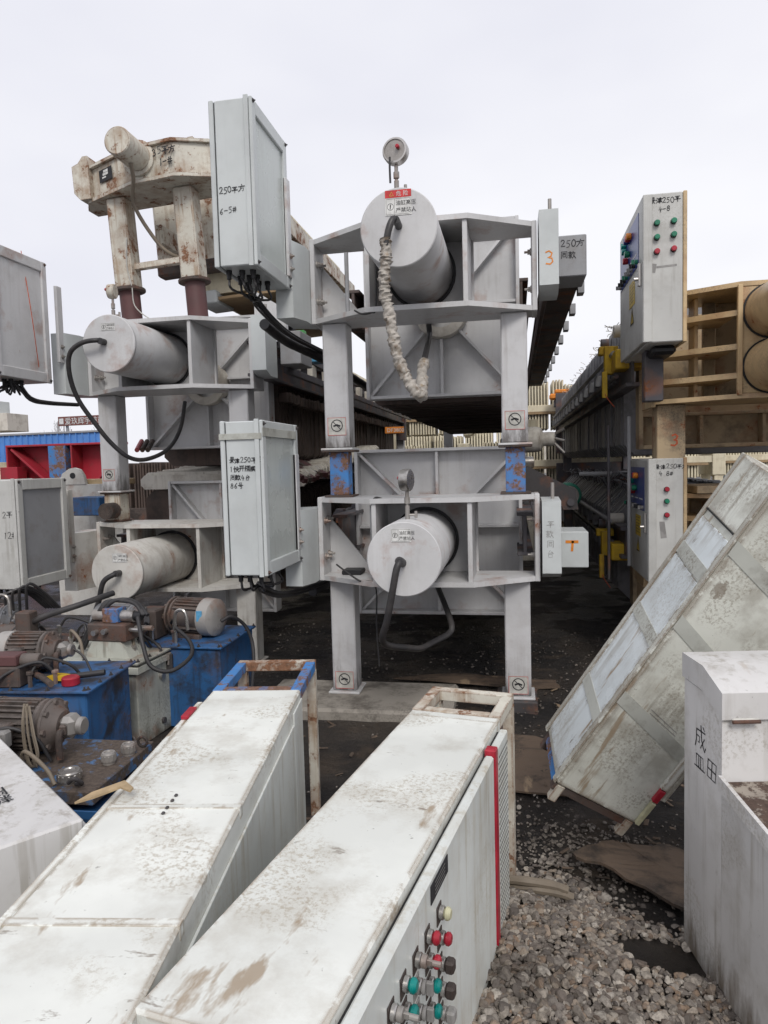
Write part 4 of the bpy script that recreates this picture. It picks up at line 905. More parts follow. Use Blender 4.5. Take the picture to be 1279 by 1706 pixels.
# ------------------------------------------------------------------ hydraulic power units
def motor(t, p, ln, r, mat, cowlmat, flip=1, yaw=0., tbox=True, pump=True):
    """finned electric motor along local x, pump at +x (flip=-1: at -x)"""
    m = T(p, 0, 0, yaw+(math.pi if flip < 0 else 0))
    b = MB().lathe([(0, 0), (r*.86, 0), (r*.86, ln*.62), (r*.98, ln*.63), (r*.98, ln*.67), (r*.80, ln*.72), (0, ln*.72)], 32, m @ Matrix.Rotation(math.pi/2, 4, 'Y'))
    for k in range(26):
        a = 2*math.pi*k/26
        if math.sin(a) < -.93: continue
        b.box(.0, ln*.60, -.0035, .0035, r*.84, r*1.0, .001, m @ Matrix.Rotation(a, 4, 'X'))
    o = b.build('motor_housing', mat, t)
    MB().lathe([(0, -ln*.26), (r*.55, -ln*.26), (r*.62, -ln*.255), (r*.80, -ln*.24), (r*1.0, -ln*.19), (r*1.03, .012), (r*.98, .014), (0, .014)], 32, m @ Matrix.Rotation(math.pi/2, 4, 'Y')).build('fan_cowl', cowlmat, o)
    for s_ in (-1, 1): MB().box(.02*ln, .56*ln, s_*r*.8, s_*r*.5, -r*1.12, -r*.85, .003, m).build('motor_foot', mat, o)
    if tbox: MB().box(ln*.15, ln*.42, -r*1.28, -r*.80, -r*.3, r*.4, .008, m).build('terminal_box', mat, o)
    f_ = MB().cyl((ln*.72, 0, 0), (ln*.76, 0, 0), r*1.02, 28, c=.004, m=m)
    for k in range(8):
        a = k*math.pi/4; f_.cyl((ln*.755, r*.88*math.cos(a), r*.88*math.sin(a)), (ln*.80, r*.88*math.cos(a), r*.88*math.sin(a)), .012, 6, m=m)
    f_.lathe([(r*.95, 0), (r*.70, ln*.06), (r*.55, ln*.12), (0, ln*.12)], 24, m @ Matrix.Translation((ln*.76, 0, 0)) @ Matrix.Rotation(math.pi/2, 4, 'Y'))
    f_.build('coupling_flange', mat, o)
    if pump:
        pb = MB().box(ln*.86, ln*1.06, -r*.42, r*.42, -r*.42, r*.42, .02, m).cyl((ln*1.06, 0, 0), (ln*1.14, 0, 0), r*.34, 18, c=.006, m=m).build('gear_pump', 'dull_metal', t)
        MB().box(ln*.92, ln*1.0, -r*.62, -r*.42, -r*.2, r*.2, .006, m).build('port_block', mat, pb)
        MB().tube([(ln*.96, -r*.62, 0), (ln*.96, -r*.75, -r*.05), (ln*.96, -r*.80, -r*.3), (ln*.96, -r*.80, -r*1.0)], r*.13, m=m).build('suction_pipe', 'rust_heavy', pb)
    return o
def tank(t, w, d, h, mat, lidmat, lip=.03, th=.014, double=False, bottom=None):
    box('tank', mat, t, 0, w, 0, d, 0, h-.02, c=.008)
    l = box('lid', lidmat, t, -lip, w+lip, -lip, d+lip, h-th, h, c=.003)
    if double: box('rim', mat, t, -lip*.8, w+lip*.8, -lip*.8, d+lip*.8, h-.075, h-.03, c=.004)
    for k in range(5):
        bolt(l, (w*k/4, -lip*.45, h), (0, 0, 1), .008, .014, 'iron'); bolt(l, (w+lip*.45, d*k/4, h), (0, 0, 1), .008, .014, 'iron')
    return l
def filler(t, x, y, z, r, mat='chrome', h=.045):
    b = MB(); n = 12
    b.lathe([(0, h*.93), (r*.55, h*.93), (r*.6, h), (r*.88, h), (r*.94, h*.9), (r, h*.88), (r, h*.25), (r*.85, h*.2), (r*.85, 0), (0, 0)], n*2, T((x, y, z)))
    for k in range(n): b.box(r*.93, r*1.06, -r*.12, r*.12, h*.3, h*.8, .003, T((x, y, z)) @ Matrix.Rotation(2*math.pi*k/n, 4, 'Z'))
    return b.build('filler_cap', mat, t, sharp=20)
def hydraulic(label, loc, rz): return thing('hydraulic_unit', label, 'hydraulic unit', loc, rz, 'hydraulic power units on the left')
# front unit
u = hydraulic('blue hydraulic unit with rusty motor and shiny filler cap, nearest the camera', (-2.20, 2.22, GZ), R(2))
w_, d_, h_ = .70, .46, .53
box('tank', 'blue', u, 0, w_, 0, d_, 0, h_-.095, c=.008); box('tray', 'blue', u, -.03, w_+.03, -.03, d_+.03, h_-.098, h_-.088, c=.002)
for a in ((-.03, w_+.03, -.034, -.028), (-.03, w_+.03, d_+.028, d_+.034)): box('tray_rim', 'blue', u, a[0], a[1], a[2], a[3], h_-.0875, h_-.055, c=.002)
box('tray_rim', 'blue', u, w_+.031, w_+.036, -.034, d_+.034, h_-.0875, h_-.055, c=.002)
box('lid', 'blue_top', u, -.01, w_-.005, -.005, d_+.01, h_-.05, h_, c=.003)
motor(u, (.10, .30, h_+.125), .34, .105, 'motor_brown', 'motor_brown')
filler(u, .56, .07, h_, .042); filler(u, .62, .24, h_, .028, 'dull_metal'); filler(u, .655, .33, h_, .028, 'dull_metal'); MB().tube([(.60, .0, h_+.03), (.63, -.01, h_+.05), (.64, .02, h_+.02), (.61, .03, h_+.012)], .008).build('chain_ring', 'iron', u)
MB().tube([(.68+.02*math.cos(a/6*math.pi), .40, h_+.025+.02*math.sin(a/6*math.pi)) for a in range(13)], .006, sub=1).build('lifting_ring', 'rust_heavy', u)
v = MB().box(.02, .20, .02, .10, h_+.02, h_+.10, .006).build('valve_block', 'rust_heavy', u)
cyl('solenoid', 'chrome', v, (.20, .06, h_+.07), (.29, .06, h_+.07), .033, 18, c=.004); cyl('solenoid_cap', 'black', v, (.29, .06, h_+.07), (.335, .06, h_+.07), .027, 16, c=.005)
box('valve_top', 'pink_red', v, .0, .20, .0, .09, h_+.102, h_+.125, c=.004); box('valve_plug', 'grey_btn', v, .20, .27, .11, .16, h_+.09, h_+.16, c=.008)
for k in range(6):
    a = random.uniform(-.012, .012)
    tube('cord_tie', 'rubber_tan', u, [(.30+a, .20, h_+.245), (.31+a*1.5, .17, h_+.18), (.315+a*2, .165, h_+.10), (.33+a*2, .16, h_+.03), (.36+a, .15, h_+.015), (.375-a*2, .155, h_+.06), (.355-a*2, .165, h_+.14), (.325-a, .19, h_+.24)], .004, n=5)
# blue unit behind
u = hydraulic('blue hydraulic unit with red cap and brown motor, behind the front unit', (-2.92, 3.10, GZ), R(6))
w_, d_, h_ = .78, .50, .58; l = tank(u, w_, d_, h_, 'blue', 'blue')
motor(u, (.22, .30, h_+.125), .30, .105, 'motor_brown', 'cowl')
MB().box(.10, .42, .02, .15, h_+.001, h_+.11, .008).build('valve_block', 'rust_heavy', u); cyl('solenoid', 'motor_brown', u, (.40, .09, h_+.13), (.50, .09, h_+.13), .035, 16, c=.004); box('valve_body', 'brown_primer', u, .18, .40, .03, .14, h_+.1105, h_+.165, c=.006)
tube('pipe', 'rust_heavy', u, [(.43, .09, h_+.06), (.50, .07, h_+.05), (.58, .02, h_+.03), (.60, .0, h_+.03)], .016)
cyl('red_cap', 'red_btn', u, (.66, .08, h_), (.66, .08, h_+.045), .045, 20, c=.006); tube('hose', 'rubber', u, [(.45, .13, h_+.03), (.60, .14, h_+.025), (.80, .17, h_+.04)], .016)
MB().prism([(.52, .1), (.60, .10), (.64, .15), (.55, .16)], h_+.015, h_+.04).build('yellow_rag', 'yellow', u)
hd = MB().box(.66, .74, -.032, -.001, h_-.18, h_-.15, .004).tube([(.67, -.03, h_-.165), (.67, -.045, h_-.22), (.70, -.05, h_-.245), (.73, -.045, h_-.22), (.73, -.03, h_-.165)], .006).build('handle', 'iron', u)
# grey tank unit
u = hydraulic('grey white hydraulic tank with valve block and dark motor in the middle', (-2.95, 3.90, GZ), R(-4))
w_, d_, h_ = .70, .50, .53; tank(u, w_, d_, h_, 'tank_grey', 'tank_grey', double=True)
cyl('sight_glass', 'chrome', u, (w_, .26, .37), (w_+.02, .26, .37), .024, 18); cyl('drain_plug', 'iron', u, (w_, .26, .08), (w_+.015, .26, .08), .02, 12)
MB().tube([(w_*.93+.022*math.cos(a/6*math.pi), -.012, .05+.022*math.sin(a/6*math.pi)) for a in range(13)], .007, sub=1).build('lifting_ring', 'dull_metal', u)
cyl('bolt_cap', 'dull_metal', u, (w_*.83, 0, h_-.11), (w_*.83, -.03, h_-.11), .018, 12)
MB().prism([(.30, 0), (.62, 0), (.56, .10), (.36, .10)], .06, .26, 'xz', T((0, 0, h_))).build('pedestal', 'tank_grey', u)
v = MB().box(.33, .60, .05, .26, h_+.101, h_+.21, .008).build('valve_block', 'rust_heavy', u)
for (x, z) in ((.40, .16), (.47, .17)): cyl('port', 'chrome', v, (x, .05, h_+z), (x, .015, h_+z), .017, 12)
cyl('port', 'chrome', v, (.60, .10, h_+.17), (.68, .10, h_+.17), .014, 12); cyl('port', 'dull_metal', v, (.60, .16, h_+.17), (.72, .16, h_+.17), .016, 12)
box('coil', 'blue_worn', v, .42, .53, .08, .18, h_+.211, h_+.30, c=.005); cyl('solenoid', 'chrome', v, (.531, .13, h_+.25), (.62, .13, h_+.25), .036, 18, c=.004); cyl('solenoid_cap', 'black', v, (.62, .13, h_+.25), (.67, .13, h_+.25), .03, 14, c=.005); cyl('solenoid', 'dull_metal', v, (.419, .13, h_+.25), (.33, .13, h_+.25), .034, 16, c=.004)
motor(u, (.25, .38, h_+.15), .30, .12, 'motor_grey', 'motor_grey', pump=False, tbox=False)
for k in range(5):
    j = random.uniform(-.03, .03)
    tube('cable', 'rubber', u, [(.20+j, .16, h_+.02), (.28+j, .15, h_+.15), (.40+j, .12, h_+.29), (.46+j*2, .14, h_+.34+j*.3), (.60, .16+j, h_+.33), (.70+j, .12, h_+.26)], .012, n=7)
tube('cable', 'rubber', u, [(.66, .1, h_+.25), (.74, .02, h_+.10), (.80, .0, h_-.02), (.90, .05, h_-.06), (.95, .2, h_-.01), (.88, .32, h_+.05), (.75, .38, h_+.12)], .013)
MB().tube([(.72, .42, h_), (.72, .42, h_+.17), (.735, .42, h_+.22), (.775, .42, h_+.23), (.80, .42, h_+.20), (.81, .42, h_+.10)], .011).build('pipe_bend', 'chrome', u)
# rear blue unit with big motor
u = hydraulic('dark blue hydraulic unit with a grey and brown motor, beside the lower left press', (-2.42, 4.20, GZ), R(0))
w_, d_, h_ = .55, .58, .54; tank(u, w_, d_, h_, 'blue', 'blue', lip=.02)
motor(u, (.36, .26, h_+.135), .36, .125, 'motor_brown', 'cowl', flip=-1, yaw=R(-12)); box('blue_label', 'cyan_label', u, .335, .375, .132, .138, h_+.13, h_+.20, c=.001, m=None)
box('lever', 'iron', u, .18, .23, -.025, -.001, h_-.16, h_-.05, c=.004); box('latch', 'dull_metal', u, .20, .215, -.035, -.026, h_-.12, h_-.06)
MB().box(-.10, .05, .12, .30, h_+.001, h_+.2, .01).build('valve_block', 'rust_heavy', u)
tube('cable', 'rubber', u, [(.48, .2, h_+.12), (.54, .25, h_+.14), (.62, .3, h_+.05), (.70, .2, h_-.1), (.70, .1, .1)], .012)
# far left unit, only its pipework shows
u = hydraulic('muddy hydraulic unit with bent pipe at the left edge, behind the blue unit', (-3.62, 3.95, GZ), R(4))
w_, d_, h_ = .62, .5, .53; tank(u, w_, d_, h_, 'iron', 'iron'); motor(u, (.02, .30, h_+.14), .28, .12, 'motor_grey', 'cowl', tbox=False)
MB().tube([(.16, .08, h_), (.16, .08, h_+.30), (.18, .08, h_+.35), (.30, .08, h_+.36), (.37, .08, h_+.34), (.38, .08, h_+.22)], .012).build('pipe_bend', 'chrome', u)
MB().box(.02, .18, .0, .10, h_+.001, h_+.14, .01).build('valve_block', 'plate_white', u); cyl('solenoid', 'dull_metal', u, (-.02, -.02, h_+.2), (.1, -.02, h_+.2), .04, 16, c=.004)
box('upright_plate', 'rust_heavy', u, .46, .56, .0, .10, h_+.001, h_+.26, c=.008); cyl('strainer', 'motor_brown', u, (.28, .12, h_+.09), (.44, .12, h_+.09), .07, 20, c=.008)
tube('hose', 'rubber', u, [(.55, .05, h_+.19), (.68, .05, h_+.24), (.85, .1, h_+.29), (.98, .3, h_+.33)], .02)
b = MB()
for k in range(6): b.tube([(.1+k*.05, .3, h_+.2), (.15+k*.05, .25, h_+.30+.02*k), (.3+k*.03, .35, h_+.33), (.4+k*.02, .45, h_+.2)], .010, n=6)
b.build('cable_tangle', 'rubber', u)

# ------------------------------------------------------------------ cabinets lying in the foreground
def tubes_frame(t, name, mats, segs, w=.042):
    f_ = None
    for k, (p0, p1) in enumerate(segs):
        o = MB().bar(p0, p1, w, w).build(name, mats[k % len(mats)], t)
# left one
HC = .78
t = thing('lying_cabinet', 'white cabinet lying on its side with blue and rusty base frame', 'cabinet', (-.862, 2.70, GZ), R(7.8))
W1, L1 = .36, 2.05
box('body', 'white_cab', t, -W1, 0, -L1, 0, 0, HC, c=.006)
for y in (-.98, -1.46): MB().box(-W1-.001, .0015, y-.012, y+.012, HC-.03, HC+.0025, .001).build('seam_strip', 'white_cab', t)
dr = box('door', 'white_cab', t, -W1-.034, -W1-.006, -L1, -.10, .03, HC-.012, c=.005); box('red_seal', 'red_btn', t, -W1-.03, -W1-.001, -.30, -.20, HC-.012, HC+.003, c=.002)
sp = box('side_panel', 'white_side', t, .0005, .008, -L1+.02, -.20, .02, HC-.07, c=.003); box('side_panel', 'white_side', t, .0005, .007, -.195, -.01, .02, HC-.03, c=.003)
for y in (-.99, -1.02, -.95, -.92): box('screw', 'iron', t, -.2+y*.0, -.19, y-.006, y+.006, HC, HC+.006)
zt = HC-.021
for nm, mt, p0, p1 in (('frame_tube', 'blue_worn', (-W1+.02, .001, zt), (-W1+.02, .40, zt)), ('frame_tube', 'blue_worn', (-.02, .001, zt), (-.02, .40, zt)), ('frame_tube', 'blue_worn', (-W1+.041, .022, zt+.001), (-.041, .022, zt+.001)),
                       ('frame_tube', 'rust_white', (-W1-.0, .421, zt), (.0, .421, zt)), ('frame_post', 'rust_white', (-.02, .421, 0), (-.02, .421, zt-.0215)), ('frame_post', 'rust_white', (-W1+.02, .421, 0), (-W1+.02, .421, zt-.0215)),
                       ('frame_tube', 'rust_heavy', (-.02, .001, .03), (-.02, .40, .03)), ('frame_tube', 'rust_heavy', (-W1+.02, .001, .03), (-W1+.02, .40, .03))):
    MB().bar(p0, p1, .042, .042, (0, 1, 0) if nm == 'frame_post' else (0, 0, 1)).build(nm, mt, t)
# middle one, with the push buttons
t = thing('lying_cabinet', 'white cabinet lying on its side with rows of push buttons on its door', 'cabinet', (-.071, 2.423, GZ), -math.atan2(.172, .985))
W2, L2 = .325, 1.47
box('body', 'white_cab', t, -W2, 0, -L2, 0, 0, HC, c=.006)
box('far_strip', 'white_cab', t, -W2+.0, .0, .0005, .05, .0, HC-.004, c=.003)
dr = box('door', 'white_side', t, .010, .038, -L2-.02, -.245, .03, HC-.016, c=.006)
box('gap', 'dark_gap', t, .0005, .0095, -L2, -.01, .04, HC-.03, c=.001)
box('red_strip', 'red_btn', t, .006, .042, -.24, -.20, .03, HC-.002, c=.004)
vp = box('vent_panel', 'white_side', t, .0100, .036, -.195, -.005, .03, HC-.02, c=.004)
b = MB()
for i in range(9):
    for j in range(34): b.box(.0362, .0368, -.165+i*.017+(j % 2)*.008, -.158+i*.017+(j % 2)*.008, .06+j*.02, .067+j*.02, .0001)
b.build('vent_holes', 'dark_gap', vp)
o = box('name_plate', 'ink', dr, .0381, .0405, -.94, -.80, .648-GZ-.022, .648-GZ+.022, c=.001)
b = MB()
for k in range(4): b.ribbon([(.02, .008+k*.009), (.10, .008+k*.009)], .0025, (.0412, -.93, .648-GZ-.02), (0, 1, 0), ZU)
b.build('plate_print', 'grey_btn', o)
BT = [(-.88, .575, 'ivory'), (-.88, .515, 'red'), (-.972, .578, 'red'), (-.88, .452, 'brown'), (-.972, .524, 'red'), (-1.055, .583, 'key'), (-.88, .391, 'brown'), (-.972, .470, 'teal'), (-1.055, .527, 'grey'), (-1.133, .588, 'teal'),
      (-.88, .333, 'greyb'), (-.972, .412, 'teal'), (-1.055, .471, 'grey'), (-1.133, .533, 'teal'), (-1.205, .585, 'key'), (-.88, .275, 'greyb'), (-.972, .355, 'teal'), (-1.055, .415, 'grey'), (-1.133, .477, 'teal'), (-1.205, .53, 'key'), (-.972, .30, 'greyb'), (-1.055, .36, 'teal'), (-1.133, .42, 'grey'), (-1.205, .475, 'teal')]
for y, z, kd in BT:
    z = z-GZ
    pl = box('button_plate', 'brown_btn' if kd != 'grey' else 'grey_btn', dr, .0381, .0405, y-.018, y+.018, z-.027, z+.019, c=.001)
    MB().cyl((.0405, y, z), (.052, y, z), .0155, 18, c=.002).build('button_ring', 'chrome', pl)
    if kd == 'key':
        MB().cyl((.052, y, z), (.064, y, z), .0135, 16, c=.002).box(0.064, .076, y-.003, y+.003, z-.006, z+.006, .001).cyl((.076, y, z), (.094, y, z), .006, 10).build('key_switch', 'dull_metal', pl)
    elif kd in ('brown', 'greyb'):
        MB().box(.052, .074, y-.0145, y+.0145, z-.015, z+.015, .005).build('selector_knob', 'brown_btn' if kd == 'brown' else 'grey_btn', pl)
    elif kd == 'grey':
        MB().cyl((.052, y, z), (.061, y, z), .0145, 16, c=.003).box(.061, .076, y-.005, y+.005, z-.0145, z+.0145, .002).build('selector_knob', 'grey_btn', pl)
    else: MB().cyl((.052, y, z), (.068, y, z), .0148, 18, c=.005).build('push_button', {'ivory': 'ivory_btn', 'red': 'red_btn', 'teal': 'teal_btn'}[kd], pl)
for nm, mt, p0, p1 in (('frame_tube', 'rust_white', (-W2+.02, .051, zt), (-W2+.02, .28, zt)), ('frame_tube', 'rust_white', (-.02, .051, zt), (-.02, .28, zt)), ('frame_tube', 'rust_white', (-W2, .301, zt), (.0, .301, zt)), ('frame_tube', 'rust_white', (-W2+.042, .072, zt-.001), (-.042, .072, zt-.001)),
                       ('frame_post', 'rust_white', (-.02, .301, 0), (-.02, .301, zt-.0215)), ('frame_post', 'rust_white', (-W2+.02, .301, 0), (-W2+.02, .301, zt-.0215)), ('frame_post', 'rust_heavy', (-.02, .075, 0), (-.02, .075, zt-.0215)), ('frame_tube', 'rust_heavy', (-.02, .051, .03), (-.02, .28, .03))):
    MB().bar(p0, p1, .042, .042, (0, 1, 0) if nm == 'frame_post' else (0, 0, 1)).build(nm, mt, t)
# corner of a third one at the left edge
p0, p1 = Vector((-1.757, 2.108)), Vector((-1.052, 1.571)); dv = (p1-p0).normalized()
t = thing('lying_cabinet', 'plain off white cabinet lying at the left edge with black scrawl', 'cabinet', (-1.757, 2.108, GZ), math.atan2(dv.y, dv.x))
box('body', 'console', t, -.5, .80, -1.05, 0, .0, .775, c=.006); box('base_strip', 'console', t, -.5, .80, .0005, .02, .02, .74, c=.003)
hand(['款', '隔', '号'], (.56, -.10, .7775), (0, -1, 0), (1, 0, 0), 'ink', t, .055, .005, 1.1)
hand(['平', '1'], (.12, -.30, .7775), (1, 0, 0), (0, 1, 0), 'pink_red', t, .04, .003, 1.5)
# scraps on the cabinets
o = MB().prism([(0, 0), (.05, .05), (.16, .09), (.20, .02), (.19, .0), (.15, .045), (.06, .01)], 0, .006).build('cardboard_scrap', 'card')
o.location = (-1.17, 1.66, .712); o.scale = (.75, .75, 1); o.rotation_euler = (R(4), R(-6), R(22)); tag(o, 'torn brown cardboard scrap on the edge of the left white cabinet', 'cardboard')

# ------------------------------------------------------------------ leaning cabinet
Rm = [[0.8587, -0.046, 0.5104], [0.1645, 0.968, -0.1895], [-0.4854, 0.2467, 0.8388]]
M4 = Matrix.Identity(4)
for i in range(3):
    for j in range(3): M4[i][j] = Rm[i][j]
M4[0][3], M4[1][3], M4[2][3] = .149, 2.949, .251
t = thing('leaning_cabinet', 'tall muddy cabinet tipped over at an angle, wrapped with tape', 'cabinet', mat=M4)
w_, d_, l_ = .385, .392, 1.50
box('body', 'lean_cab', t, 0, w_, 0, d_, 0, l_, c=.01)
for z0, z1 in ((.025, .33), (.335, .72), (.725, 1.03), (1.035, 1.22)): box('film_panel', 'film_blue', t, -.006, -.0005, .045, d_-.04, z0+.01, z1-.006, c=.002)
box('top_panel', 'lean_cab', t, -.007, -.0005, .02, d_-.02, 1.25, l_-.01, c=.002)
for z in (.34, .74, 1.06):
    box('tape_band', 'tape', t, -.0085, -.0062, .03, d_-.03, z-.028, z+.028, c=.0005, m=None)
for z, k in ((.36, .10), (.72, .12), (1.08, .10)):
    MB().prism([(.0, z+k), (.0, z+k+.06), (w_-.001, z-k*.2+.06), (w_-.001, z-k*.2)], -.003, -.0006, 'xz').build('tape_band', 'tape', t)
for y in (.02, d_-.02): box('edge_rail', 'lean_cab', t, -.010, -.0007, y-.018, y+.018, .0, l_, c=.003)
box('seam', 'dark_gap', t, -.0095, -.0071, .02, d_-.02, 1.243, 1.249, c=.0005)
dr = box('door', 'lean_cab', t, w_+.0005, w_+.03, -.01, d_, .16, l_+.2, c=.004)
box('door_edge', 'ivory_btn', t, w_-.02, w_-.001, -.022, -.001, .015, .14, c=.002); box('red_strip', 'red_btn', t, w_-.025, w_-.001, -.022, -.001, .145, .21, c=.002); box('door_edge', 'white_cab', t, w_-.03, w_-.001, -.022, -.001, .215, 1.45, c=.002)
b = MB()
for k in range(5): b.ribbon([(.13+k*.005, .50-k*.016), (.27+k*.004, .46-k*.016)], .003, (0, -.0012, 0), XU, ZU)
b.build('stencil_print', 'grey_btn', t)
for x in (.03, w_-.03):
    MB().bar((x, .02, -.001), (x, .02, -.085), .035, .035, (0, 1, 0)).build('base_foot', 'rust_white', t); MB().bar((x, d_-.03, -.001), (x, d_-.03, -.085), .035, .035, (0, 1, 0)).build('base_foot', 'rust_heavy', t)
MB().bar((.0, .03, -.02), (w_-.01, .03, -.02), .04, .035).build('base_rail', 'rust_heavy', t); MB().bar((.03, .055, -.02), (.03, d_-.05, -.02), .04, .035).build('base_rail', 'blue_worn', t)

# ------------------------------------------------------------------ console desk at the right edge
t = thing('console_desk', 'grey sheet metal control console with stained work shelf at the right edge', 'console', (.545, 2.452, GZ), R(9.6))
B0 = .04
def yz(poly, x0, x1, name, mat, par=t): return MB().prism(poly, x0, x1, 'yz').build(name, mat, par)
yz([(0, B0), (-.27, B0), (-.27, .90), (-.13, .945), (0, .945)], 0, .60, 'upper_body', 'console')
ld = yz([(.006, .951), (.006, 1.03), (-.15, 1.03), (-.282, .985), (-.282, .905), (-.14, .951)], -.006, .606, 'lid', 'console')
MB().box(.02, .10, -.292, -.2825, .895, .912, .004).build('latch', 'plastic', ld); cyl('latch_pin', 'rust_heavy', ld, (.02, -.293, .903), (.10, -.293, .903), .006, 8)
lb = yz([(-.2715, B0), (-.2715, .70), (-.62, .66), (-.62, B0)], 0, .60, 'lower_body', 'console')
paint('shelf_top', (.34, .30, .25), .6, .9, (.10, .065, .045), rust=.62, rustcol=(.05, .032, .024), speck=.8, bump=.3)
yz([(-.274, .7015), (-.274, .715), (-.64, .675), (-.64, .662)], .012, .59, 'work_shelf', 'shelf_top', t)
yz([(-.272, .690), (-.272, .735), (-.645, .695), (-.645, .645)], -.012, -.0005, 'shelf_rim', 'console', t)
for y in (-.05, -.56): box('base_foot', 'iron', t, .02, .58, y-.04, y+.04, 0, B0-.001)
hand(['成', '皿'], (.05, -.0, .0), XU, ZU, 'ink', t, .001)
for o in list(t.children):
    if o.name.startswith('handwriting'): bpy.data.objects.remove(o)
hand(['成 ', '皿田'], (-.0015, -.085, .83), (0, -1, 0), ZU, 'ink', t, .075, .0042, 1.0)

# ------------------------------------------------------------------ background
def far_press(label, loc, rz, L, H, tiers_mat, plate_mat, group='far presses across the yard', dy=.06):
    """a press seen from its side far away: beam, plate pack, end stands"""
    t = thing('filter_press', label, 'filter press', loc, rz, group)
    box('side_beam', tiers_mat, t, -L/2, L/2, -.08, .04, H*.38, H*.50, c=.004); box('side_beam', tiers_mat, t, -L/2, L/2, .9, 1.0, H*.38, H*.50, c=.004)
    box('drip_tray', 'wood', t, -L*.46, L*.46, -.12, -.085, H*.33, H*.375)
    for x in (-L/2, L/2):
        box('end_stand', tiers_mat, t, x-.12, x+.12, -.1005, 1.02, H*.15, H*.85, c=.01)
        for y in (0, .9): box('leg', tiers_mat, t, x-.08, x+.08, y-.08, y+.08, 0, H*.149, c=.004)
    b = MB(); n = int(L*.86/dy)
    for k in range(n):
        x = -L*.43+k*dy
        if (k*7) % 11 == 0: continue
        b.box(x, x+dy*.62, -.06+random.uniform(-.01, .01), .98, H*.06, H*(.95 if (k//9) % 3 else .86)+random.uniform(-.02, .02), .006)
    b.build('plate_pack', plate_mat, t, stuff=True)
    return t
far_press('brown filter press far behind the left stack, beside the red frame', (-6.7, 12.6, GZ), R(0), 2.8, 1.9, 'rust_heavy', 'plate_brown')
for tier in range(2): far_press('long pale press in the farthest row, %s of its stack' % ['bottom', 'top'][tier], (-4.2, 20.5, GZ+1.3*tier), 0, 10.0, 1.28, 'plate_white', 'plate_cream', dy=.08)
k = 0
for row, (yy, xx, zs) in enumerate(((15.0, 1.35, 3), (16.0, -3.75, 3), (17.5, 5.8, 2))):
    for tier in range(zs):
        nm = ['bottom', 'middle', 'top'][tier]; pl = ['behind the aisle', 'behind the middle press', 'behind the tan presses'][row]
        far_press('cream filter press far %s, %s of its stack' % (pl, nm), (xx+.1*tier, yy+.05*tier, GZ+tier*1.12), R(2*row), 5.0, 1.10, 'plate_cream', 'plate_cream')
o = thing('hoist', 'small orange hoist cover between the far cream presses', 'hoist', (1.0, 14.6, GZ+2.86))
MB().box(-.3, .3, 0, .22, 0, .12, .03).box(-.2, .2, .02, .2, .121, .2, .02).build('cover', 'orange', o)
MB().box(-.22, .22, .05, .16, -.15, -.001, .02).build('carriage', 'beam_dark', o)
# white motor sticking out by the right middle leg
t = thing('drive_motor', 'pale grey drive motor sticking out beside the right middle leg', 'motor', at(900, 725, 6.4)+Vector((0, 0, 0)), R(-20))
MB().lathe([(0, 0), (.055, 0), (.06, .02), (.06, .1), (.10, .12), (.11, .16), (.11, .36), (.09, .40), (0, .40)], 24, T((.16, -.1, -.04)) @ Matrix.Rotation(-math.pi/2, 4, 'Y') @ Matrix.Rotation(.2, 4, 'X')).build('motor_body', 'plate_white', t)
for k in range(3): cyl('stud', 'dull_metal', t, (.10, -.1, -.02), (.24, -.1, .04-.1*k), .012, 8)
MB().box(-.32, -.20, -.15, .05, -.14, -.02, .01).build('bracket', 'grey_dark', t)
# black bracket casting and green motor in the aisle, right of the lower press
t = thing('bracket_casting', 'black cast bracket with sloping arm behind the lower press', 'bracket', (.30, 5.9, 1.25))
MB().prism([(-.28, .26), (-.20, .30), (.18, .10), (.20, -.06), (.08, -.06), (.05, .02), (-.24, .02), (-.28, .0)], 0, .12, 'xz').build('arm', 'iron', t); cyl('pivot', 'beam_dark', t, (.14, -.02, .0), (.14, -.001, .0), .03, 14)
MB().bar((-.27, .06, -.25), (-.27, .06, -.001), .08, .08, (0, 1, 0)).build('post', 'iron', t)
t = thing('green_motor', 'small green finned motor deep in the aisle', 'motor', (.55, 7.6, 1.22))
cyl('housing', 'green_motor', t, (0, 0, 0), (0, .3, 0), .13, 24, c=.02); cyl('fan_cover', 'dull_metal', t, (0, -.02, 0), (0, -.001, 0), .10, 20); MB().bar((0, .15, -.6), (0, .15, -.11), .08, .08, (0, 1, 0)).build('post', 'iron', t)
# bits of machinery seen in the gap between the two middle presses
for k in range(7):
    x = -2.9+k*.52+random.uniform(-.1, .1); y = 11.5+random.uniform(-.5, 1.2); zz = GZ
    mt = random.choice(['plate_white', 'cab', 'dull_metal', 'plate_cream', 'tan', 'grey'])
    t = thing('machine_part', ['leftmost', 'second from left', 'third from left', 'middle', 'third from right', 'second from right', 'rightmost'][k]+' pale machine part in the gap between the middle presses', 'machine part', (x, y, zz), random.uniform(-.5, .5), 'clutter seen between the middle presses')
    h0 = 1.55+random.uniform(0, .55)
    MB().box(-.16, .16, -.15, .15, 0, h0*.8, .02).build('body', mt, t); cyl('drum', random.choice(['cab', 'dull_metal', 'plate_white']), t, (-.12, 0, h0*.8+.10), (.16, .05, h0*.8+.10), .10, 18, c=.01)
    MB().box(-.05, .05, -.05, .05, h0*.8+.201, h0*.8+.3, .01).build('bracket', 'plate_white', t)
t = thing('sign_board', 'small orange sign board with white lettering between the middle presses', 'sign', at(641, 717, 11.0), R(4))
box('board', 'orange', t, 0, .30, 0, .02, -.05, .05, c=.003); text('DF3800', .085, 'white', t, (.03, -.004, -.03), XU, ZU); MB().bar((.15, .04, -1.9), (.15, .04, .04), .04, .04, (0, 1, 0)).build('post', 'plate_cream', t)
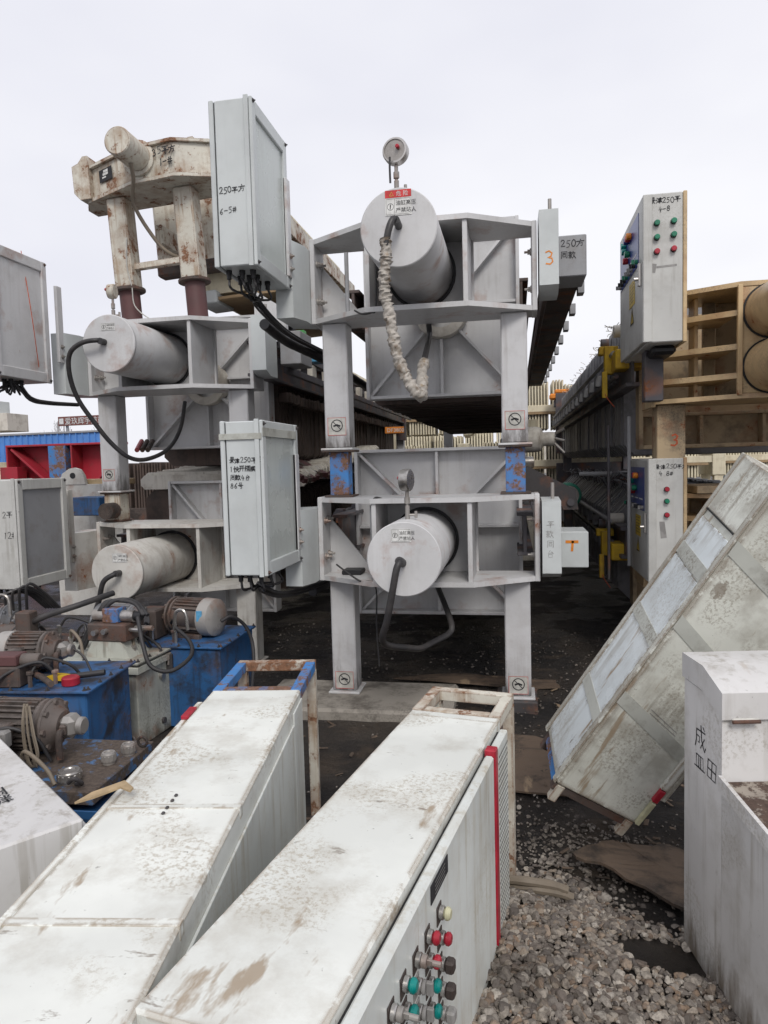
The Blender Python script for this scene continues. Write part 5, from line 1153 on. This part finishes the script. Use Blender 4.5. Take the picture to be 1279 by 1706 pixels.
# red press frame at the left
t = thing('press_frame', 'red filter press end frame standing behind the left stack', 'press frame', (-6.50, 9.3, GZ), R(-2))
zz0, zz1 = 1.55, 2.06
box('back_plate', 'red', t, -.85, .9, .25, .28, zz0, zz1); box('top_flange', 'red', t, -.88, .95, 0, .30, zz1+.001, zz1+.03, c=.003); box('bottom_flange', 'red', t, -.88, .95, 0, .30, zz0-.03, zz0-.001, c=.003)
box('end_flange', 'red', t, -.88, -.852, 0, .30, zz0, zz1); box('middle_rib', 'red', t, .20, .225, 0, .249, zz0, zz1)
MB().bar((-.80, .12, zz1-.03), (-.25, .12, zz0+.01), .03, .22, (0, 1, 0)).build('diagonal_rib', 'red', t); MB().bar((.9, .12, zz1-.15), (.62, .12, zz0+.01), .03, .22, (0, 1, 0)).build('diagonal_rib', 'red', t); box('lug', 'red', t, -.95, -.66, -.05, .15, zz0, zz0+.22)
box('leg', 'blue_worn', t, -.15, .13, -.02, .2, zz0, zz1-.002)
for x in (-.6, .6): box('leg', 'red', t, x-.09, x+.09, .05, .22, 0, zz0-.031)
# tan beam and cream lug plate behind the low cabinet
t = thing('cream_press_beam', 'cream and tan press beam behind the low left cabinet', 'beam', (-5.2, 6.6, GZ))
box('beam', 'tan', t, -1.6, 1.35, 0, .15, 1.54, 1.60); box('blue_box', 'blue', t, .955, 1.25, -.36, -.10, 1.25, 1.43, c=.008); box('side_plate', 'cream_grey', t, .55, 1.3, -.05, -.001, .2, 1.55)
lg = MB().prism([(.62, 1.55), (.92, 1.55), (.90, 1.64), (.86, 1.70), (.80, 1.72), (.74, 1.71), (.66, 1.66)], -.06, -.02, 'xz').build('lifting_lug', 'cream_grey', t); cyl('hole', 'black', lg, (.78, -.065, 1.64), (.78, -.0605, 1.64), .03, 14)

for x in (-1.3, 1.0): box('leg', 'cream_grey', t, x-.08, x+.08, .03, .15, 0, 1.539)
# cream press ends at the left edge
t = thing('cream_press_stack', 'cream press end with stacked boxes at the left picture edge', 'press end', (-8.2, 10.0, GZ))
box('lower_box', 'plate_cream', t, -.9, .32, 0, .5, 1.50, 1.72); box('upper_box', 'plate_cream', t, -1.0, .15, 0, .5, 1.72+.001, 1.86); box('top_box', 'plate_white', t, -1, .28, .1, .6, 2.36, 2.64); box('top_box', 'cab', t, -1, -.05, .1, .6, 2.641, 2.86); box('post', 'beam_dark', t, -.6, -.4, .2, .4, 0, 2.359); box('tray', 'beam_dark', t, -.9, .32, -.05, .45, 1.36, 1.499)
# blue sheet fence
t = thing('sheet_fence', 'bright blue corrugated sheet fence across the far left', 'fence', (-21, 20.5, GZ), R(-5))
for k in range(10):
    b = MB(); x0 = k*.9; pr = []
    for j in range(4): pr += [(x0+j*.225, 0), (x0+j*.225+.17, 0), (x0+j*.225+.185, -.045), (x0+j*.225+.21, -.045)]
    pr += [(x0+.899, 0)]; vs = [(x, y, 0) for x, y in pr]+[(x, y, 2.86) for x, y in pr]; n = len(pr)
    b.add(vs, [(i, i+1, n+i+1, n+i) for i in range(n-1)]); b.build('sheet_panel', 'fence_blue', t)
box('top_rail', 'grey_dark', t, 0, 9.0, -.06, .06, 2.861, 2.92)
t = thing('billboard', 'brown roof billboard with white Chinese characters beyond the blue fence', 'sign', at(97, 710, 24.0), R(-4))
box('board', 'sign_brown', t, 0, 2.3, 0, .08, 0, .34, c=.005); text('爱玖辉宇航商', .28, 'white', t, (.30, -.01, .06), XU, ZU)
MB().box(.05, .24, -.012, -.001, .06, .27, .06).build('logo', 'white', t)
for x in (.3, 2.0): MB().bar((x, .12, -3.2), (x, .12, .3), .08, .08, (0, 1, 0)).build('post', 'grey_dark', t)
# bare trees far beyond the fence
for k in range(9):
    t = thing('bare_tree', 'pale leafless tree in the far row beyond the blue fence', 'tree', (-39+k*.9+random.uniform(-.4, .4), 52+random.uniform(-3, 3), GZ), random.uniform(0, 6), 'bare trees beyond the fence')
    h0 = 5.2+random.uniform(-.6, .6)
    MB().tube([(0, 0, 0), (.05, 0, h0*.35), (0, .05, h0*.7), (.03, 0, h0)], .05, n=5).build('trunk', 'bark', t)
    b = MB()
    for j in range(26):
        z = h0*random.uniform(.3, .9); a = random.uniform(0, 6.28); l = random.uniform(.4, 1.0)
        b.tube([(0, 0, z), (l*.4*math.cos(a), l*.4*math.sin(a), z+l*.5), (l*.7*math.cos(a), l*.7*math.sin(a), z+l*1.1)], .014, n=4, sub=2)
    b.build('crown', 'bark', t)
def fittings(u, x0, x1, y0, y1, z, n):
    for k in range(n):
        x, y = random.uniform(x0, x1), random.uniform(y0, y1); h = random.uniform(.03, .10)
        MB().cyl((x, y, z), (x, y, z+h), .012, 6).cyl((x, y, z+h), (x, y, z+h+.018), .019, 6, c=.003).build('pipe_fitting', random.choice(['dull_metal', 'iron', 'rust_heavy', 'chrome']), u)
        a = random.uniform(0, 6.28); l = random.uniform(.12, .26)
        tube('cable', random.choice(['rubber', 'rubber', 'rubber_tan']), u, [(x, y, z+h), (x+l*.3*math.cos(a), y+l*.3*math.sin(a), z+h+.07), (x+l*math.cos(a), y+l*.6*math.sin(a), z+h+.02), (x+l*1.3*math.cos(a), y+l*.8*math.sin(a), z+.012)], random.uniform(.006, .011), n=7)
us = [o for o in scn.objects if o.name.startswith('hydraulic_unit')]
for u, a in zip(sorted(us, key=lambda o: o.name), ((.05, .5, .02, .14, .53, 4), (.1, .6, .04, .4, .58, 8), (.1, .6, .06, .4, .53, 8), (.05, .3, .05, .5, .54, 6), (.05, .55, .05, .4, .53, 8))): fittings(u, *a)
